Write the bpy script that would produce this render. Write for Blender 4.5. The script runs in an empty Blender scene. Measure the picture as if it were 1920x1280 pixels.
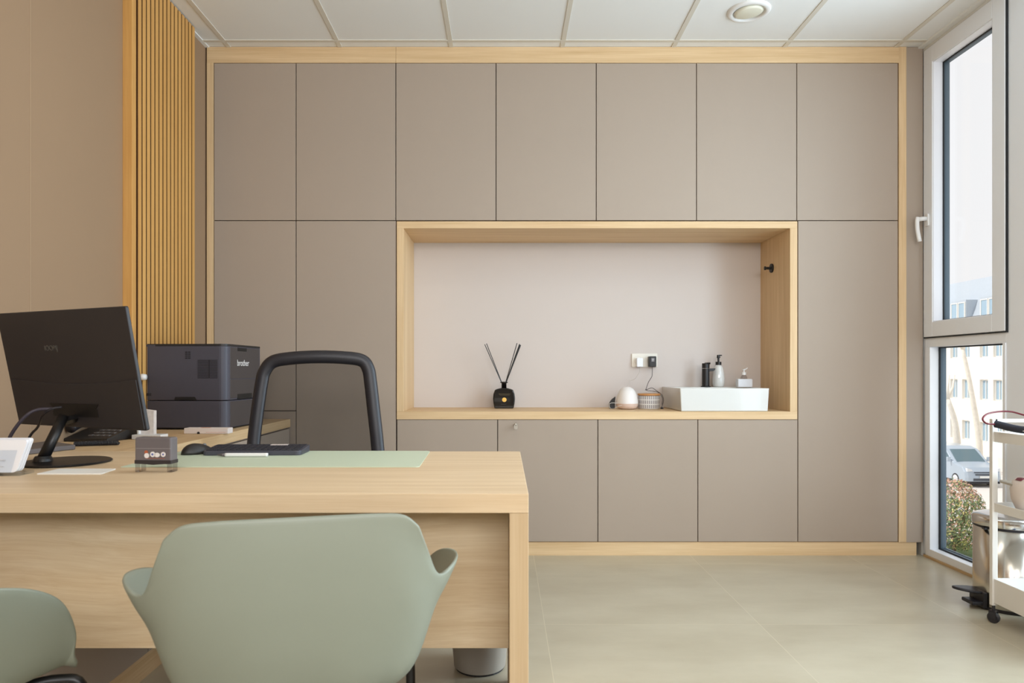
import bpy, bmesh, math, random
from mathutils import Vector, Matrix
random.seed(7)
C = bpy.context.scene.collection
R = math.radians
H = 1.04           # eye height
F = 1290.0         # focal length in pixels of the 1920 frame
SC = bpy.context.scene

# ------------------------------------------------------------------ camera, world, light, exposure
cam_data = bpy.data.cameras.new('camera')
cam_data.sensor_width = 36.0
cam_data.lens = F / 1920 * 36.0
cam_data.shift_x = 15.0 / 1920
cam_data.shift_y = 55.0 / 1920
cam_data.clip_start = 0.05
cam_data.clip_end = 400
cam_data.dof.use_dof = True
cam_data.dof.focus_distance = 3.9
cam_data.dof.aperture_fstop = 7.1
cam = bpy.data.objects.new('camera', cam_data)
cam.location = (0, 0, H)
cam.rotation_euler = (R(90), 0, 0)
C.objects.link(cam)
SC.camera = cam

SC.view_settings.view_transform = 'Standard'
SC.view_settings.look = 'None'
SC.view_settings.gamma = 1.0
SC.view_settings.use_curve_mapping = False
SC.view_settings.exposure = 0.0
try:
    SC.cycles.use_denoising = True
    SC.cycles.max_bounces = 10
    SC.cycles.diffuse_bounces = 4
    SC.cycles.transparent_max_bounces = 16
    SC.cycles.caustics_reflective = False
    SC.cycles.caustics_refractive = False
    SC.cycles.sample_clamp_indirect = 6.0
except Exception:
    pass

world = bpy.data.worlds.new('sky')
SC.world = world
world.use_nodes = True
wn = world.node_tree
bg = wn.nodes['Background']
bg.inputs['Color'].default_value = (0.98, 0.985, 1.0, 1)
bg.inputs['Strength'].default_value = 0.97

sun_d = bpy.data.lights.new('sun', 'SUN')
sun_d.energy = 2.7
sun_d.angle = R(1.0)
sun_d.color = (1.0, 0.96, 0.90)
sun = bpy.data.objects.new('sun', sun_d)
sun.rotation_euler = Vector((0.62, -0.12, -0.70)).to_track_quat('-Z', 'Y').to_euler()
sun.location = (-5, 0, 12)
C.objects.link(sun)

def area(name, loc, sx, sy, power, color, target):
    d = bpy.data.lights.new(name, 'AREA')
    d.shape = 'RECTANGLE'; d.size = sx; d.size_y = sy
    d.energy = power; d.color = color
    o = bpy.data.objects.new(name, d)
    o.location = loc
    o.rotation_euler = (Vector(target) - Vector(loc)).to_track_quat('-Z', 'Y').to_euler()
    C.objects.link(o)
    return o
# unseen overhead fill added; the rest stand in for rear and side window daylight
area('overhead_fill', (0.33, 2.2, 2.80), 1.15, 0.6, 8, (1.0, 0.96, 0.90), (0.33, 1.35, 0))
area('overhead_fill', (0.6, -0.9, 2.80), 2.4, 0.6, 14, (1.0, 0.96, 0.90), (0.6, -0.4, 0))
area('overhead_fill', (0.6, -2.2, 2.80), 2.4, 0.6, 8, (1.0, 0.97, 0.92), (0.6, -1.9, 0))
area('rear_window_daylight', (0.5, -3.08, 2.30), 3.0, 0.8, 104, (0.97, 0.98, 1.0), (0.5, 2.0, 0.9))
area('side_window_daylight', (2.62, 2.3, 1.5), 1.1, 2.4, 84, (0.66, 0.85, 1.0), (0.0, 2.3, 1.2))
area('side_window_daylight', (2.62, 0.7, 1.5), 1.4, 2.4, 46, (0.68, 0.86, 1.0), (0.0, 0.9, 1.2))

# ------------------------------------------------------------------ helpers
def lin(c):
    return tuple(((v/255)/12.92 if v/255 <= .04045 else (((v/255)+.055)/1.055)**2.4) for v in c)

def P(px, py, d):
    """point at distance d seen at pixel px, py"""
    return Vector(((px-945.0)*d/F, d, H-(py-695.0)*d/F))

def tag(o, label=None, cat=None, group=None, kind=None):
    if label: o['label'] = label
    if cat: o['category'] = cat
    if group: o['group'] = group
    if kind: o['kind'] = kind
    return o

def thing(name, label, cat, loc=(0, 0, 0), rz=0.0, group=None):
    o = bpy.data.objects.new(name, None)
    C.objects.link(o)
    o.location = loc; o.rotation_euler = (0, 0, rz)
    o.empty_display_size = 0.05
    return tag(o, label, cat, group)

def obj(name, bm, m, parent=None, bevel=0.0, smooth=False, seg=2, loc=None, rot=None, solid=0.0, sub=0, label=None):
    me = bpy.data.meshes.new(name)
    bmesh.ops.recalc_face_normals(bm, faces=bm.faces[:])
    bm.to_mesh(me); bm.free()
    if not isinstance(m, (list, tuple)): m = [m]
    for k in m: me.materials.append(k)
    o = bpy.data.objects.new(name, me)
    C.objects.link(o)
    if parent is not None: o.parent = parent
    if loc is not None: o.location = loc
    if rot is not None: o.rotation_euler = rot
    if solid:
        s = o.modifiers.new('solid', 'SOLIDIFY'); s.thickness = solid; s.offset = 0
    if sub:
        s = o.modifiers.new('sub', 'SUBSURF'); s.levels = sub; s.render_levels = sub
    if bevel:
        b = o.modifiers.new('bevel', 'BEVEL'); b.width = bevel; b.segments = seg; b.limit_method = 'ANGLE'; b.angle_limit = R(40)
        b.harden_normals = False
    if smooth:
        for p in me.polygons: p.use_smooth = True
    if label: o['label'] = label
    return o

def NB(): return bmesh.new()

def box(bm, x0, x1, y0, y1, z0, z1, mi=0):
    vs = [bm.verts.new(v) for v in ((x0,y0,z0),(x1,y0,z0),(x1,y1,z0),(x0,y1,z0),(x0,y0,z1),(x1,y0,z1),(x1,y1,z1),(x0,y1,z1))]
    for f in ((0,3,2,1),(4,5,6,7),(0,1,5,4),(1,2,6,5),(2,3,7,6),(3,0,4,7)):
        fc = bm.faces.new([vs[i] for i in f]); fc.material_index = mi
    return bm

def hexa(bm, pts, mi=0):
    vs = [bm.verts.new(v) for v in pts]
    for f in ((0,3,2,1),(4,5,6,7),(0,1,5,4),(1,2,6,5),(2,3,7,6),(3,0,4,7)):
        fc = bm.faces.new([vs[i] for i in f]); fc.material_index = mi
    return bm

def bx(*a):
    return box(NB(), *a)

def prism(bm, poly, axis, a, b, mi=0):
    """extrude polygon (2-D) along axis from a to b"""
    def mk(p, t):
        if axis == 'x': return (t, p[0], p[1])
        if axis == 'y': return (p[0], t, p[1])
        return (p[0], p[1], t)
    v0 = [bm.verts.new(mk(p, a)) for p in poly]
    v1 = [bm.verts.new(mk(p, b)) for p in poly]
    n = len(poly)
    fs = [bm.faces.new(v0[::-1]), bm.faces.new(v1)]
    for i in range(n):
        fs.append(bm.faces.new([v0[i], v0[(i+1) % n], v1[(i+1) % n], v1[i]]))
    for f in fs: f.material_index = mi
    return bm

def rrect(x0, x1, y0, y1, r, n=6):
    pts = []
    for cx, cy, a0 in ((x1-r, y1-r, 0), (x0+r, y1-r, 90), (x0+r, y0+r, 180), (x1-r, y0+r, 270)):
        for i in range(n+1):
            a = R(a0 + 90*i/n)
            pts.append((cx + r*math.cos(a), cy + r*math.sin(a)))
    return pts

def lathe(bm, prof, c=(0, 0, 0), n=40, axis='z', close=True, mi=0, sy=1.0):
    rings = []
    for (r, h) in prof:
        ring = []
        for i in range(n):
            a = 2*math.pi*i/n
            x, y = r*math.cos(a), r*math.sin(a)*sy
            if axis == 'z': p = (c[0]+x, c[1]+y, c[2]+h)
            elif axis == 'y': p = (c[0]+x, c[1]+h, c[2]+y)
            else: p = (c[0]+h, c[1]+x, c[2]+y)
            ring.append(bm.verts.new(p))
        rings.append(ring)
    for a, b in zip(rings[:-1], rings[1:]):
        for i in range(n):
            f = bm.faces.new([a[i], a[(i+1) % n], b[(i+1) % n], b[i]]); f.material_index = mi
    if close:
        if prof[0][0] > 1e-6: bm.faces.new(rings[0][::-1]).material_index = mi
        if prof[-1][0] > 1e-6: bm.faces.new(rings[-1]).material_index = mi
    bmesh.ops.remove_doubles(bm, verts=bm.verts[:], dist=1e-6)
    return bm

def catmull(pts, k=6, closed=False):
    pts = [Vector(p) for p in pts]
    n = len(pts); out = []
    rng = range(n if closed else n-1)
    for i in rng:
        p1, p2 = pts[i], pts[(i+1) % n]
        p0 = pts[(i-1) % n] if (closed or i > 0) else p1*2-p2
        p3 = pts[(i+2) % n] if (closed or i+2 < n) else p2*2-p1
        for j in range(k):
            t = j/k
            out.append(0.5*((2*p1)+(p2-p0)*t+(2*p0-5*p1+4*p2-p3)*t*t+(3*p1-p0-3*p2+p3)*t**3))
    if not closed: out.append(pts[-1])
    return out

def tube(bm, pts, r, n=10, closed=False, radii=None, flat=1.0, mi=0):
    pts = [Vector(p) for p in pts]
    m = len(pts); rings = []
    up = None
    for i, p in enumerate(pts):
        if closed: t = pts[(i+1) % m]-pts[(i-1) % m]
        else: t = pts[min(i+1, m-1)]-pts[max(i-1, 0)]
        t.normalize()
        if up is None:
            up = Vector((0, 0, 1)) if abs(t.z) < .9 else Vector((0, 1, 0))
        a = t.cross(up)
        if a.length < 1e-5: a = t.cross(Vector((1, 0, 0)))
        a.normalize(); b = a.cross(t).normalized(); up = b
        rr = radii[i] if radii else r
        rings.append([bm.verts.new(p + a*rr*math.cos(2*math.pi*j/n) + b*rr*flat*math.sin(2*math.pi*j/n)) for j in range(n)])
    for i in range(m if closed else m-1):
        A, B = rings[i], rings[(i+1) % m]
        for j in range(n):
            bm.faces.new([A[j], A[(j+1) % n], B[(j+1) % n], B[j]]).material_index = mi
    if not closed:
        bm.faces.new(rings[0][::-1]).material_index = mi; bm.faces.new(rings[-1]).material_index = mi
    return bm

def text_obj(name, txt, size, m, parent, loc, rot, extrude=0.0004, align='CENTER', label=None, sx=1.0):
    cu = bpy.data.curves.new(name, 'FONT')
    cu.body = txt; cu.size = size; cu.extrude = extrude; cu.align_x = align; cu.align_y = 'CENTER'
    tmp = bpy.data.objects.new(name, cu)
    C.objects.link(tmp)
    bpy.context.view_layer.update()
    me = bpy.data.meshes.new_from_object(tmp.evaluated_get(bpy.context.evaluated_depsgraph_get()))
    bpy.data.objects.remove(tmp)
    me.materials.clear(); me.materials.append(m)
    o = bpy.data.objects.new(name, me)
    C.objects.link(o)
    o.parent = parent; o.location = loc; o.rotation_euler = rot; o.scale = (sx, 1, 1)
    if label: o['label'] = label
    return o

def copy_tree(o, parent=None):
    c = o.copy(); C.objects.link(c)
    if parent is not None: c.parent = parent
    for ch in [x for x in C.objects if x.parent == o]:
        copy_tree(ch, c)
    return c

def struct(o): o['kind'] = 'structure'; return o

# ------------------------------------------------------------------ materials
def mat(name, col, rough=0.5, metal=0.0, bump=0.0, bscale=200.0, vary=0.0, vscale=3.0, spec=None, alpha=None, coat=0.0):
    m = bpy.data.materials.new(name); m.use_nodes = True
    nt = m.node_tree; b = nt.nodes['Principled BSDF']
    c = lin(col)
    b.inputs['Roughness'].default_value = rough
    b.inputs['Metallic'].default_value = metal
    if spec is not None: b.inputs['Specular IOR Level'].default_value = spec
    if coat: b.inputs['Coat Weight'].default_value = coat
    tc = nt.nodes.new('ShaderNodeTexCoord')
    nz = nt.nodes.new('ShaderNodeTexNoise'); nz.inputs['Scale'].default_value = vscale; nz.inputs['Detail'].default_value = 3
    nt.links.new(tc.outputs['Object'], nz.inputs['Vector'])
    mx = nt.nodes.new('ShaderNodeMix'); mx.data_type = 'RGBA'
    v = max(vary, 0.012)
    mx.inputs[6].default_value = (c[0]*(1-v), c[1]*(1-v), c[2]*(1-v), 1)
    mx.inputs[7].default_value = (min(1, c[0]*(1+v)), min(1, c[1]*(1+v)), min(1, c[2]*(1+v)), 1)
    nt.links.new(nz.outputs['Fac'], mx.inputs[0]); nt.links.new(mx.outputs[2], b.inputs['Base Color'])
    if bump:
        n2 = nt.nodes.new('ShaderNodeTexNoise'); n2.inputs['Scale'].default_value = bscale
        nt.links.new(tc.outputs['Object'], n2.inputs['Vector'])
        bp = nt.nodes.new('ShaderNodeBump'); bp.inputs['Strength'].default_value = bump; bp.inputs['Distance'].default_value = 0.001
        nt.links.new(n2.outputs['Fac'], bp.inputs['Height']); nt.links.new(bp.outputs['Normal'], b.inputs['Normal'])
    return m

def wood(name, axis, light=(222, 192, 150), dark=(196, 160, 114), rough=0.5, wavy=0.0, off=(0, 0, 0)):
    m = bpy.data.materials.new(name); m.use_nodes = True
    nt = m.node_tree; b = nt.nodes['Principled BSDF']; L = nt.links.new
    b.inputs['Roughness'].default_value = rough
    b.inputs['Specular IOR Level'].default_value = 0.35
    tc = nt.nodes.new('ShaderNodeTexCoord')
    base = tc.outputs['Object']
    if wavy:
        nd = nt.nodes.new('ShaderNodeTexNoise'); nd.inputs['Scale'].default_value = 1.6; nd.inputs['Detail'].default_value = 1
        L(base, nd.inputs['Vector'])
        ma = nt.nodes.new('ShaderNodeVectorMath'); ma.operation = 'MULTIPLY_ADD'
        L(nd.outputs['Color'], ma.inputs[0]); ma.inputs[1].default_value = (wavy, wavy, wavy); L(base, ma.inputs[2])
        base = ma.outputs[0]
    def noise(s_long, s_cross, detail):
        mp = nt.nodes.new('ShaderNodeMapping')
        sc = [s_cross]*3; sc[axis] = s_long
        mp.inputs['Scale'].default_value = sc
        mp.inputs['Location'].default_value = off
        L(base, mp.inputs['Vector'])
        n = nt.nodes.new('ShaderNodeTexNoise'); n.inputs['Scale'].default_value = 1.0
        n.inputs['Detail'].default_value = detail; n.inputs['Roughness'].default_value = 0.6
        L(mp.outputs[0], n.inputs['Vector'])
        return n.outputs['Fac']
    n1 = noise(1.3, 34, 2); n2 = noise(5, 260, 3); n3 = noise(0.7, 9, 1)
    def mth(op, a, b_):
        k = nt.nodes.new('ShaderNodeMath'); k.operation = op
        for i, v in enumerate((a, b_)):
            if isinstance(v, (int, float)): k.inputs[i].default_value = v
            else: L(v, k.inputs[i])
        return k.outputs[0]
    s = mth('ADD', mth('MULTIPLY', n1, 0.45), mth('ADD', mth('MULTIPLY', n2, 0.33), mth('MULTIPLY', n3, 0.22)))
    rp = nt.nodes.new('ShaderNodeValToRGB')
    rp.color_ramp.elements[0].position = 0.33; rp.color_ramp.elements[0].color = (*lin(dark), 1)
    rp.color_ramp.elements[1].position = 0.68; rp.color_ramp.elements[1].color = (*lin(light), 1)
    L(s, rp.inputs['Fac']); L(rp.outputs['Color'], b.inputs['Base Color'])
    bp = nt.nodes.new('ShaderNodeBump'); bp.inputs['Strength'].default_value = 0.12; bp.inputs['Distance'].default_value = 0.0008
    L(n2, bp.inputs['Height']); L(bp.outputs['Normal'], b.inputs['Normal'])
    return m

def glass(name, tint=(1, 1, 1), rmin=0.04):
    m = bpy.data.materials.new(name); m.use_nodes = True
    nt = m.node_tree; nt.nodes.clear()
    o = nt.nodes.new('ShaderNodeOutputMaterial')
    t = nt.nodes.new('ShaderNodeBsdfTransparent'); t.inputs['Color'].default_value = (*tint, 1)
    g = nt.nodes.new('ShaderNodeBsdfGlossy'); g.inputs['Roughness'].default_value = 0.02
    lw = nt.nodes.new('ShaderNodeLayerWeight'); lw.inputs['Blend'].default_value = 0.5
    pw = nt.nodes.new('ShaderNodeMath'); pw.operation = 'POWER'; pw.inputs[1].default_value = 4.0
    nt.links.new(lw.outputs['Facing'], pw.inputs[0])
    fr = nt.nodes.new('ShaderNodeMath'); fr.operation = 'MULTIPLY_ADD'; fr.inputs[1].default_value = 0.5; fr.inputs[2].default_value = 0.02
    nt.links.new(pw.outputs[0], fr.inputs[0])
    mx = nt.nodes.new('ShaderNodeMixShader')
    nt.links.new(fr.outputs[0], mx.inputs[0]); nt.links.new(t.outputs[0], mx.inputs[1]); nt.links.new(g.outputs[0], mx.inputs[2])
    nt.links.new(mx.outputs[0], o.inputs['Surface'])
    return m

def mesh_cloth(name, col, opac):
    m = bpy.data.materials.new(name); m.use_nodes = True
    nt = m.node_tree; nt.nodes.clear()
    o = nt.nodes.new('ShaderNodeOutputMaterial')
    t = nt.nodes.new('ShaderNodeBsdfTransparent')
    g = nt.nodes.new('ShaderNodeBsdfDiffuse'); g.inputs['Color'].default_value = (*lin(col), 1)
    tc = nt.nodes.new('ShaderNodeTexCoord')
    wv = nt.nodes.new('ShaderNodeTexNoise'); wv.inputs['Scale'].default_value = 6
    nt.links.new(tc.outputs['Object'], wv.inputs['Vector'])
    mr = nt.nodes.new('ShaderNodeMapRange'); mr.inputs['To Min'].default_value = opac-0.03; mr.inputs['To Max'].default_value = opac+0.03
    nt.links.new(wv.outputs['Fac'], mr.inputs['Value'])
    mx = nt.nodes.new('ShaderNodeMixShader')
    nt.links.new(mr.outputs[0], mx.inputs[0]); nt.links.new(t.outputs[0], mx.inputs[1]); nt.links.new(g.outputs[0], mx.inputs[2])
    nt.links.new(mx.outputs[0], o.inputs['Surface'])
    return m

OAK_L, OAK_D = (231, 202, 161), (204, 169, 124)
W_X = wood('oak_grain_across', 0, OAK_L, OAK_D)
W_DESK = wood('desk_oak_grain', 0, (232, 208, 174), (206, 176, 138))
W_Y = wood('oak_grain_deep', 1, OAK_L, OAK_D)
W_Z = wood('oak_grain_upright', 2, OAK_L, OAK_D)
W_WAVY = wood('oak_wavy_grain', 0, (244, 224, 192), (218, 189, 149), wavy=0.10)
W_LEG = wood('oak_leg_grain', 2, (208, 182, 146), (192, 162, 124), off=(3.3, 7.7, 1.9))
W_SLAT = wood('oak_slat', 2, (222, 172, 102), (196, 142, 76))
TAUPE = mat('taupe_laminate', (169, 153, 138), 0.55, vary=0.015, spec=0.3)
TAUPE_L = mat('taupe_wall_panel', (156, 128, 100), 0.7, vary=0.03, vscale=1.5)
CARCASS = mat('dark_gap', (70, 52, 38), 0.8)
WALLP = mat('cream_back_panel', (208, 197, 190), 0.6, vary=0.01)
CEIL = mat('ceiling_tile', (238, 238, 236), 0.9, bump=0.15, bscale=400)
CEILG = mat('ceiling_grid', (218, 211, 198), 0.7)
WHITEW = mat('white_wall', (225, 222, 216), 0.8)
PVC = mat('white_window_plastic', (238, 240, 244), 0.4)
PVCB = mat('white_glazing_bead', (238, 240, 246), 0.35)
DGREY = mat('anthracite_outer_frame', (74, 92, 104), 0.5)
GASK = mat('black_gasket', (22, 26, 32), 0.6)
GLASS = glass('window_glass')
BLACK = mat('black_plastic', (36, 34, 39), 0.42, bump=0.1, bscale=900)
BLACKM = mat('matt_black_metal', (22, 21, 22), 0.38)
MONI = mat('monitor_plastic', (44, 41, 43), 0.45, bump=0.15, bscale=1500)
PRNT = mat('printer_grey', (72, 70, 80), 0.5, bump=0.1, bscale=900)
PRNTF = mat('printer_front', (66, 60, 60), 0.45)
VENT = mat('vent_dark', (30, 29, 36), 0.6)
WHITE = mat('white_plastic', (232, 230, 228), 0.35)
CERAM = mat('white_ceramic', (220, 219, 215), 0.12, coat=0.3)
SAGE = mat('sage_green_shell', (140, 145, 131), 0.45, bump=0.05, bscale=1200)
MATG = mat('mint_desk_mat', (200, 211, 187), 0.55, bump=0.1, bscale=700)
CHROME = mat('brushed_steel', (205, 202, 198), 0.16, metal=1.0)
CHROMED = mat('steel_side', (196, 190, 180), 0.2, metal=1.0)
SILVER = mat('silver_metal', (200, 196, 186), 0.3, metal=1.0)
TROL = mat('white_powder_coat', (222, 217, 210), 0.4)
PINK = mat('pale_pink_base', (222, 198, 184), 0.5)
MILK = mat('milky_plastic', (234, 229, 225), 0.4)
RED = mat('dark_red_rubber', (104, 22, 36), 0.35)
FOAM = mat('charcoal_foam', (44, 46, 56), 0.8, bump=0.3, bscale=500)
GOLD = mat('gold_seal', (236, 190, 96), 0.35, metal=0.3)
DIMTXT = mat('faint_grey_print', (92, 90, 84), 0.6)
DIMTXT2 = mat('faint_gold_print', (112, 96, 62), 0.6)
LOGOW = mat('white_print', (226, 222, 220), 0.5)
STAMPG = mat('stamp_grey', (104, 98, 100), 0.35)
CLEAR = glass('clear_plastic', (0.80, 0.79, 0.80))
ACRYL = glass('acrylic', (0.93, 0.95, 0.97))
FLOORP = mat('grey_waste_bin', (188, 182, 174), 0.45)
PAPER = mat('white_paper', (240, 238, 232), 0.7)

def tile_floor():
    m = bpy.data.materials.new('beige_floor_tile'); m.use_nodes = True
    nt = m.node_tree; b = nt.nodes['Principled BSDF']; L = nt.links.new
    tc = nt.nodes.new('ShaderNodeTexCoord'); sp = nt.nodes.new('ShaderNodeSeparateXYZ'); L(tc.outputs['Object'], sp.inputs[0])
    def mth(op, a, b_=0.0):
        k = nt.nodes.new('ShaderNodeMath'); k.operation = op
        for i, v in enumerate((a, b_)):
            if isinstance(v, (int, float)): k.inputs[i].default_value = v
            else: L(v, k.inputs[i])
        return k.outputs[0]
    T = 0.882
    def line(s, off):
        t = mth('ADD', mth('DIVIDE', mth('SUBTRACT', s, off), T), 50.0)
        fr = mth('FRACT', t)
        e = mth('MINIMUM', fr, mth('SUBTRACT', 1.0, fr))
        return mth('LESS_THAN', e, 0.0013/T), mth('FLOOR', t)
    lx, ix = line(sp.outputs[0], 1.049); ly, iy = line(sp.outputs[1], 3.706)
    g = mth('MAXIMUM', lx, ly)
    n = nt.nodes.new('ShaderNodeTexNoise'); n.inputs['Scale'].default_value = 2.2; n.inputs['Detail'].default_value = 6; n.inputs['Roughness'].default_value = 0.6
    cmb = nt.nodes.new('ShaderNodeCombineXYZ')
    L(mth('ADD', sp.outputs[0], mth('MULTIPLY', ix, 3.7)), cmb.inputs[0]); L(mth('MULTIPLY', mth('ADD', sp.outputs[1], mth('MULTIPLY', iy, 5.1)), 2.2), cmb.inputs[1])
    L(cmb.outputs[0], n.inputs['Vector'])
    rp = nt.nodes.new('ShaderNodeValToRGB')
    rp.color_ramp.elements[0].position = 0.3; rp.color_ramp.elements[0].color = (*lin((176, 165, 142)), 1)
    rp.color_ramp.elements[1].position = 0.7; rp.color_ramp.elements[1].color = (*lin((192, 182, 160)), 1)
    L(n.outputs['Fac'], rp.inputs['Fac'])
    mx = nt.nodes.new('ShaderNodeMix'); mx.data_type = 'RGBA'
    L(g, mx.inputs[0]); L(rp.outputs['Color'], mx.inputs[6]); mx.inputs[7].default_value = (*lin((204, 193, 170)), 1)
    L(mx.outputs[2], b.inputs['Base Color'])
    b.inputs['Roughness'].default_value = 0.30
    b.inputs['Specular IOR Level'].default_value = 0.45
    return m
TILE = tile_floor()

# ------------------------------------------------------------------ room shell
XL, XR = -1.68, 2.36     # wall faces
YF = 3.87                # cabinet fronts
YB = 4.45                # wall behind the cabinets
ZC = 2.862               # ceiling
YR = -3.0                # rear wall
struct(obj('floor', bx(XL-0.1, XR+0.085, YR-0.1, YB+0.1, -0.12, 0), TILE))
ce = struct(obj('ceiling', bx(XL-0.1, XR+0.085, YR-0.1, YB+0.1, ZC, ZC+0.2), CEIL))
# grid of the suspended ceiling: slim lowered bars
g = NB()
for k in range(-3, 5):
    x = 0.328 + 0.625*(k-0)
    if XL < x < XR: box(g, x-0.012, x+0.012, YR, YF, ZC-0.004, ZC+0.001)
yy = 3.797
while yy > YR:
    box(g, XL, XR, yy-0.012, yy+0.012, ZC-0.0045, ZC+0.001); yy -= 1.25
obj('grid_bar', g, CEILG, ce)
g = NB(); box(g, XL, XL+0.022, YR, YF, ZC-0.005, ZC+0.001); box(g, XR-0.03, XR, YR, YF, ZC-0.012, ZC+0.001)
obj('edge_trim', g, CEIL, ce)
wl = struct(obj('wall_left', bx(XL-0.1, XL, YR-0.1, YB+0.1, 0, ZC), TAUPE_L))
g = NB(); box(g, XL-0.001, XL+0.0012, 2.437, 2.441, 0.8, ZC)
obj('panel_seam', g, mat('panel_seam', (168, 141, 113), 0.6), wl)
struct(obj('wall_back', bx(XL, XR+0.085, YB, YB+0.1, 0, ZC), WHITEW))
# rear wall with its window opening
g = NB()
box(g, XL-0.1, -1.2, YR-0.1, YR, 0, ZC); box(g, 2.2, XR+0.25, YR-0.1, YR, 0, ZC)
box(g, -1.2, 2.2, YR-0.1, YR, 0, 1.5); box(g, -1.2, 2.2, YR-0.1, YR, 2.78, ZC)
struct(obj('wall_rear', g, mat('rear_wall_taupe', (150, 138, 124), 0.8)))
# right wall: solid pieces between and beyond the windows
g = NB()
box(g, XR+0.0, XR+0.085, 3.89, YB+0.1, 0, ZC)
box(g, XR, XR+0.25, YR-0.1, -0.2, 0, ZC)
box(g, XR+0.0, XR+0.085, -0.2, 3.89, 2.835, ZC)
struct(obj('wall_right', g, WHITEW))
struct(obj('baseboard_right', bx(XR-0.008, XR+0.02, -0.2, 3.86, 0, 0.012), wood('oak_sill_strip', 1, (206, 176, 134), (184, 150, 106))))

# window by the cabinets -------------------------------------------------
def seg_frame(bm, y0, y1, z0, z1, w_l, w_r, w_b, w_t, x0, x1, mi=0):
    box(bm, x0, x1, y0, y0+w_l, z0, z1, mi); box(bm, x0, x1, y1-w_r, y1, z0, z1, mi)
    box(bm, x0, x1, y0+w_l, y1-w_r, z0, z0+w_b, mi); box(bm, x0, x1, y0+w_l, y1-w_r, z1-w_t, z1, mi)

def tall_window(name, ya, yb, handle=True, post=0.22):
    """ya near the photographer, yb far; sash above, fixed pane below"""
    w = thing(name, None, None, (XR, ya, 0.012)); struct(w)
    L_ = yb-ya; o = -0.012
    f = NB()
    box(f, 0.006, 0.075, 0, post, 0+0, 2.835+o)                       # wide post
    box(f, 0.006, 0.075, L_-0.012, L_+0.018, 0, 2.835+o)              # far edge of the fixed frame
    box(f, 0.006, 0.075, post, L_-0.012, 2.815+o, 2.835+o)
    box(f, 0.006, 0.075, post, L_-0.012, 1.172+o, 1.245+o)            # transom
    box(f, 0.0, 0.05, post, post+0.018, 0.0, 1.172+o)               # lower fixed light
    box(f, 0.0, 0.05, L_-0.055, L_-0.012, 0.0, 1.172+o)
    box(f, 0.0, 0.05, post+0.018, L_-0.055, 0.0, 0.052+o)
    obj('window_frame', f, PVC, w, bevel=0.002)
    s = NB(); seg_frame(s, post-0.005, L_-0.006, 1.228+o, 2.832+o, 0.085, 0.078, 0.082, 0.092, -0.006, 0.05)
    sa = obj('sash', s, PVC, w, bevel=0.003)
    b = NB(); seg_frame(b, post+0.080, L_-0.084, 1.310+o, 2.740+o, 0.004, 0.004, 0.004, 0.004, 0.0, 0.052)
    obj('glazing_bead', b, PVCB, w)
    k = NB(); seg_frame(k, post-0.013, L_-0.004, 1.221+o, 2.834+o, 0.008, 0.0, 0.006, 0.0, -0.002, 0.02)
    obj('gasket', k, GASK, w)
    e = NB()
    seg_frame(e, post+0.084, L_-0.088, 1.314+o, 2.736+o, 0.006, 0.006, 0.006, 0.006, 0.052, 0.085, 0)
    seg_frame(e, post+0.018, L_-0.059, 0.052+o, 1.172+o, 0.004, 0.006, 0.006, 0.006, 0.050, 0.085, 0)
    seg_frame(e, 0.0, L_+0.02, 0.0, 2.84+o, post+0.018, 0.079, 0.05, 0.10, 0.075, 0.086, 0)
    obj('outer_frame', e, DGREY, w)
    k = NB()
    seg_frame(k, post+0.084, L_-0.088, 1.314+o, 2.736+o, 0.007, 0.007, 0.007, 0.007, 0.050, 0.056)
    seg_frame(k, post+0.018, L_-0.059, 0.052+o, 1.172+o, 0.005, 0.007, 0.007, 0.007, 0.049, 0.055)
    obj('seal', k, GASK, w)
    for (y0, y1, z0, z1) in ((post+0.085, L_-0.09, 1.316, 2.734), (post+0.018, L_-0.06, 0.054, 1.17)):
        obj('glass_pane', bx(0.058, 0.064, y0, y1, z0+o, z1+o), GLASS, w)
    if handle:
        hb = NB()
        prism(hb, rrect(L_-0.063, L_-0.033, 1.83, 1.90, 0.008), 'x', -0.016, -0.006)
        hp = obj('handle_plate', hb, WHITE, w, bevel=0.002)
        hb = NB()
        yh = L_-0.048
        tube(hb, [(-0.010, yh, 1.872), (-0.035, yh, 1.872), (-0.060, yh, 1.868)], 0.012, 14)
        tube(hb, catmull([(-0.062, yh, 1.880), (-0.066, yh, 1.855), (-0.064, yh, 1.81), (-0.052, yh, 1.745)], 5), 0.011, 14, flat=0.8)
        obj('handle_lever', hb, WHITE, hp, smooth=True)
    return w
tall_window('window_1', 3.02, 3.868)
tall_window('window_2', 1.62, 3.018, False, 0.10)
tall_window('window_3', -0.2, 1.618, False, 0.10)

# downlight in the ceiling ------------------------------------------------
dl = thing('ceiling_downlight', 'round white recessed ceiling downlight with a tilted inner ring near the window', 'ceiling light', (1.240, 3.485, ZC))
g = NB(); lathe(g, [(0.106, 0.002), (0.106, -0.004), (0.100, -0.010), (0.088, -0.013), (0.078, -0.010), (0.076, 0.002)], n=64, close=False)
obj('trim_ring', g, WHITE, dl, smooth=True)
g = NB(); lathe(g, [(0.0001, -0.016), (0.060, -0.015), (0.069, -0.011), (0.071, -0.003), (0.071, 0.001)], n=64, close=False)
obj('diffuser', g, mat('lamp_diffuser', (226, 222, 204), 0.5), dl, smooth=True, rot=(R(4), R(-5), 0))

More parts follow.
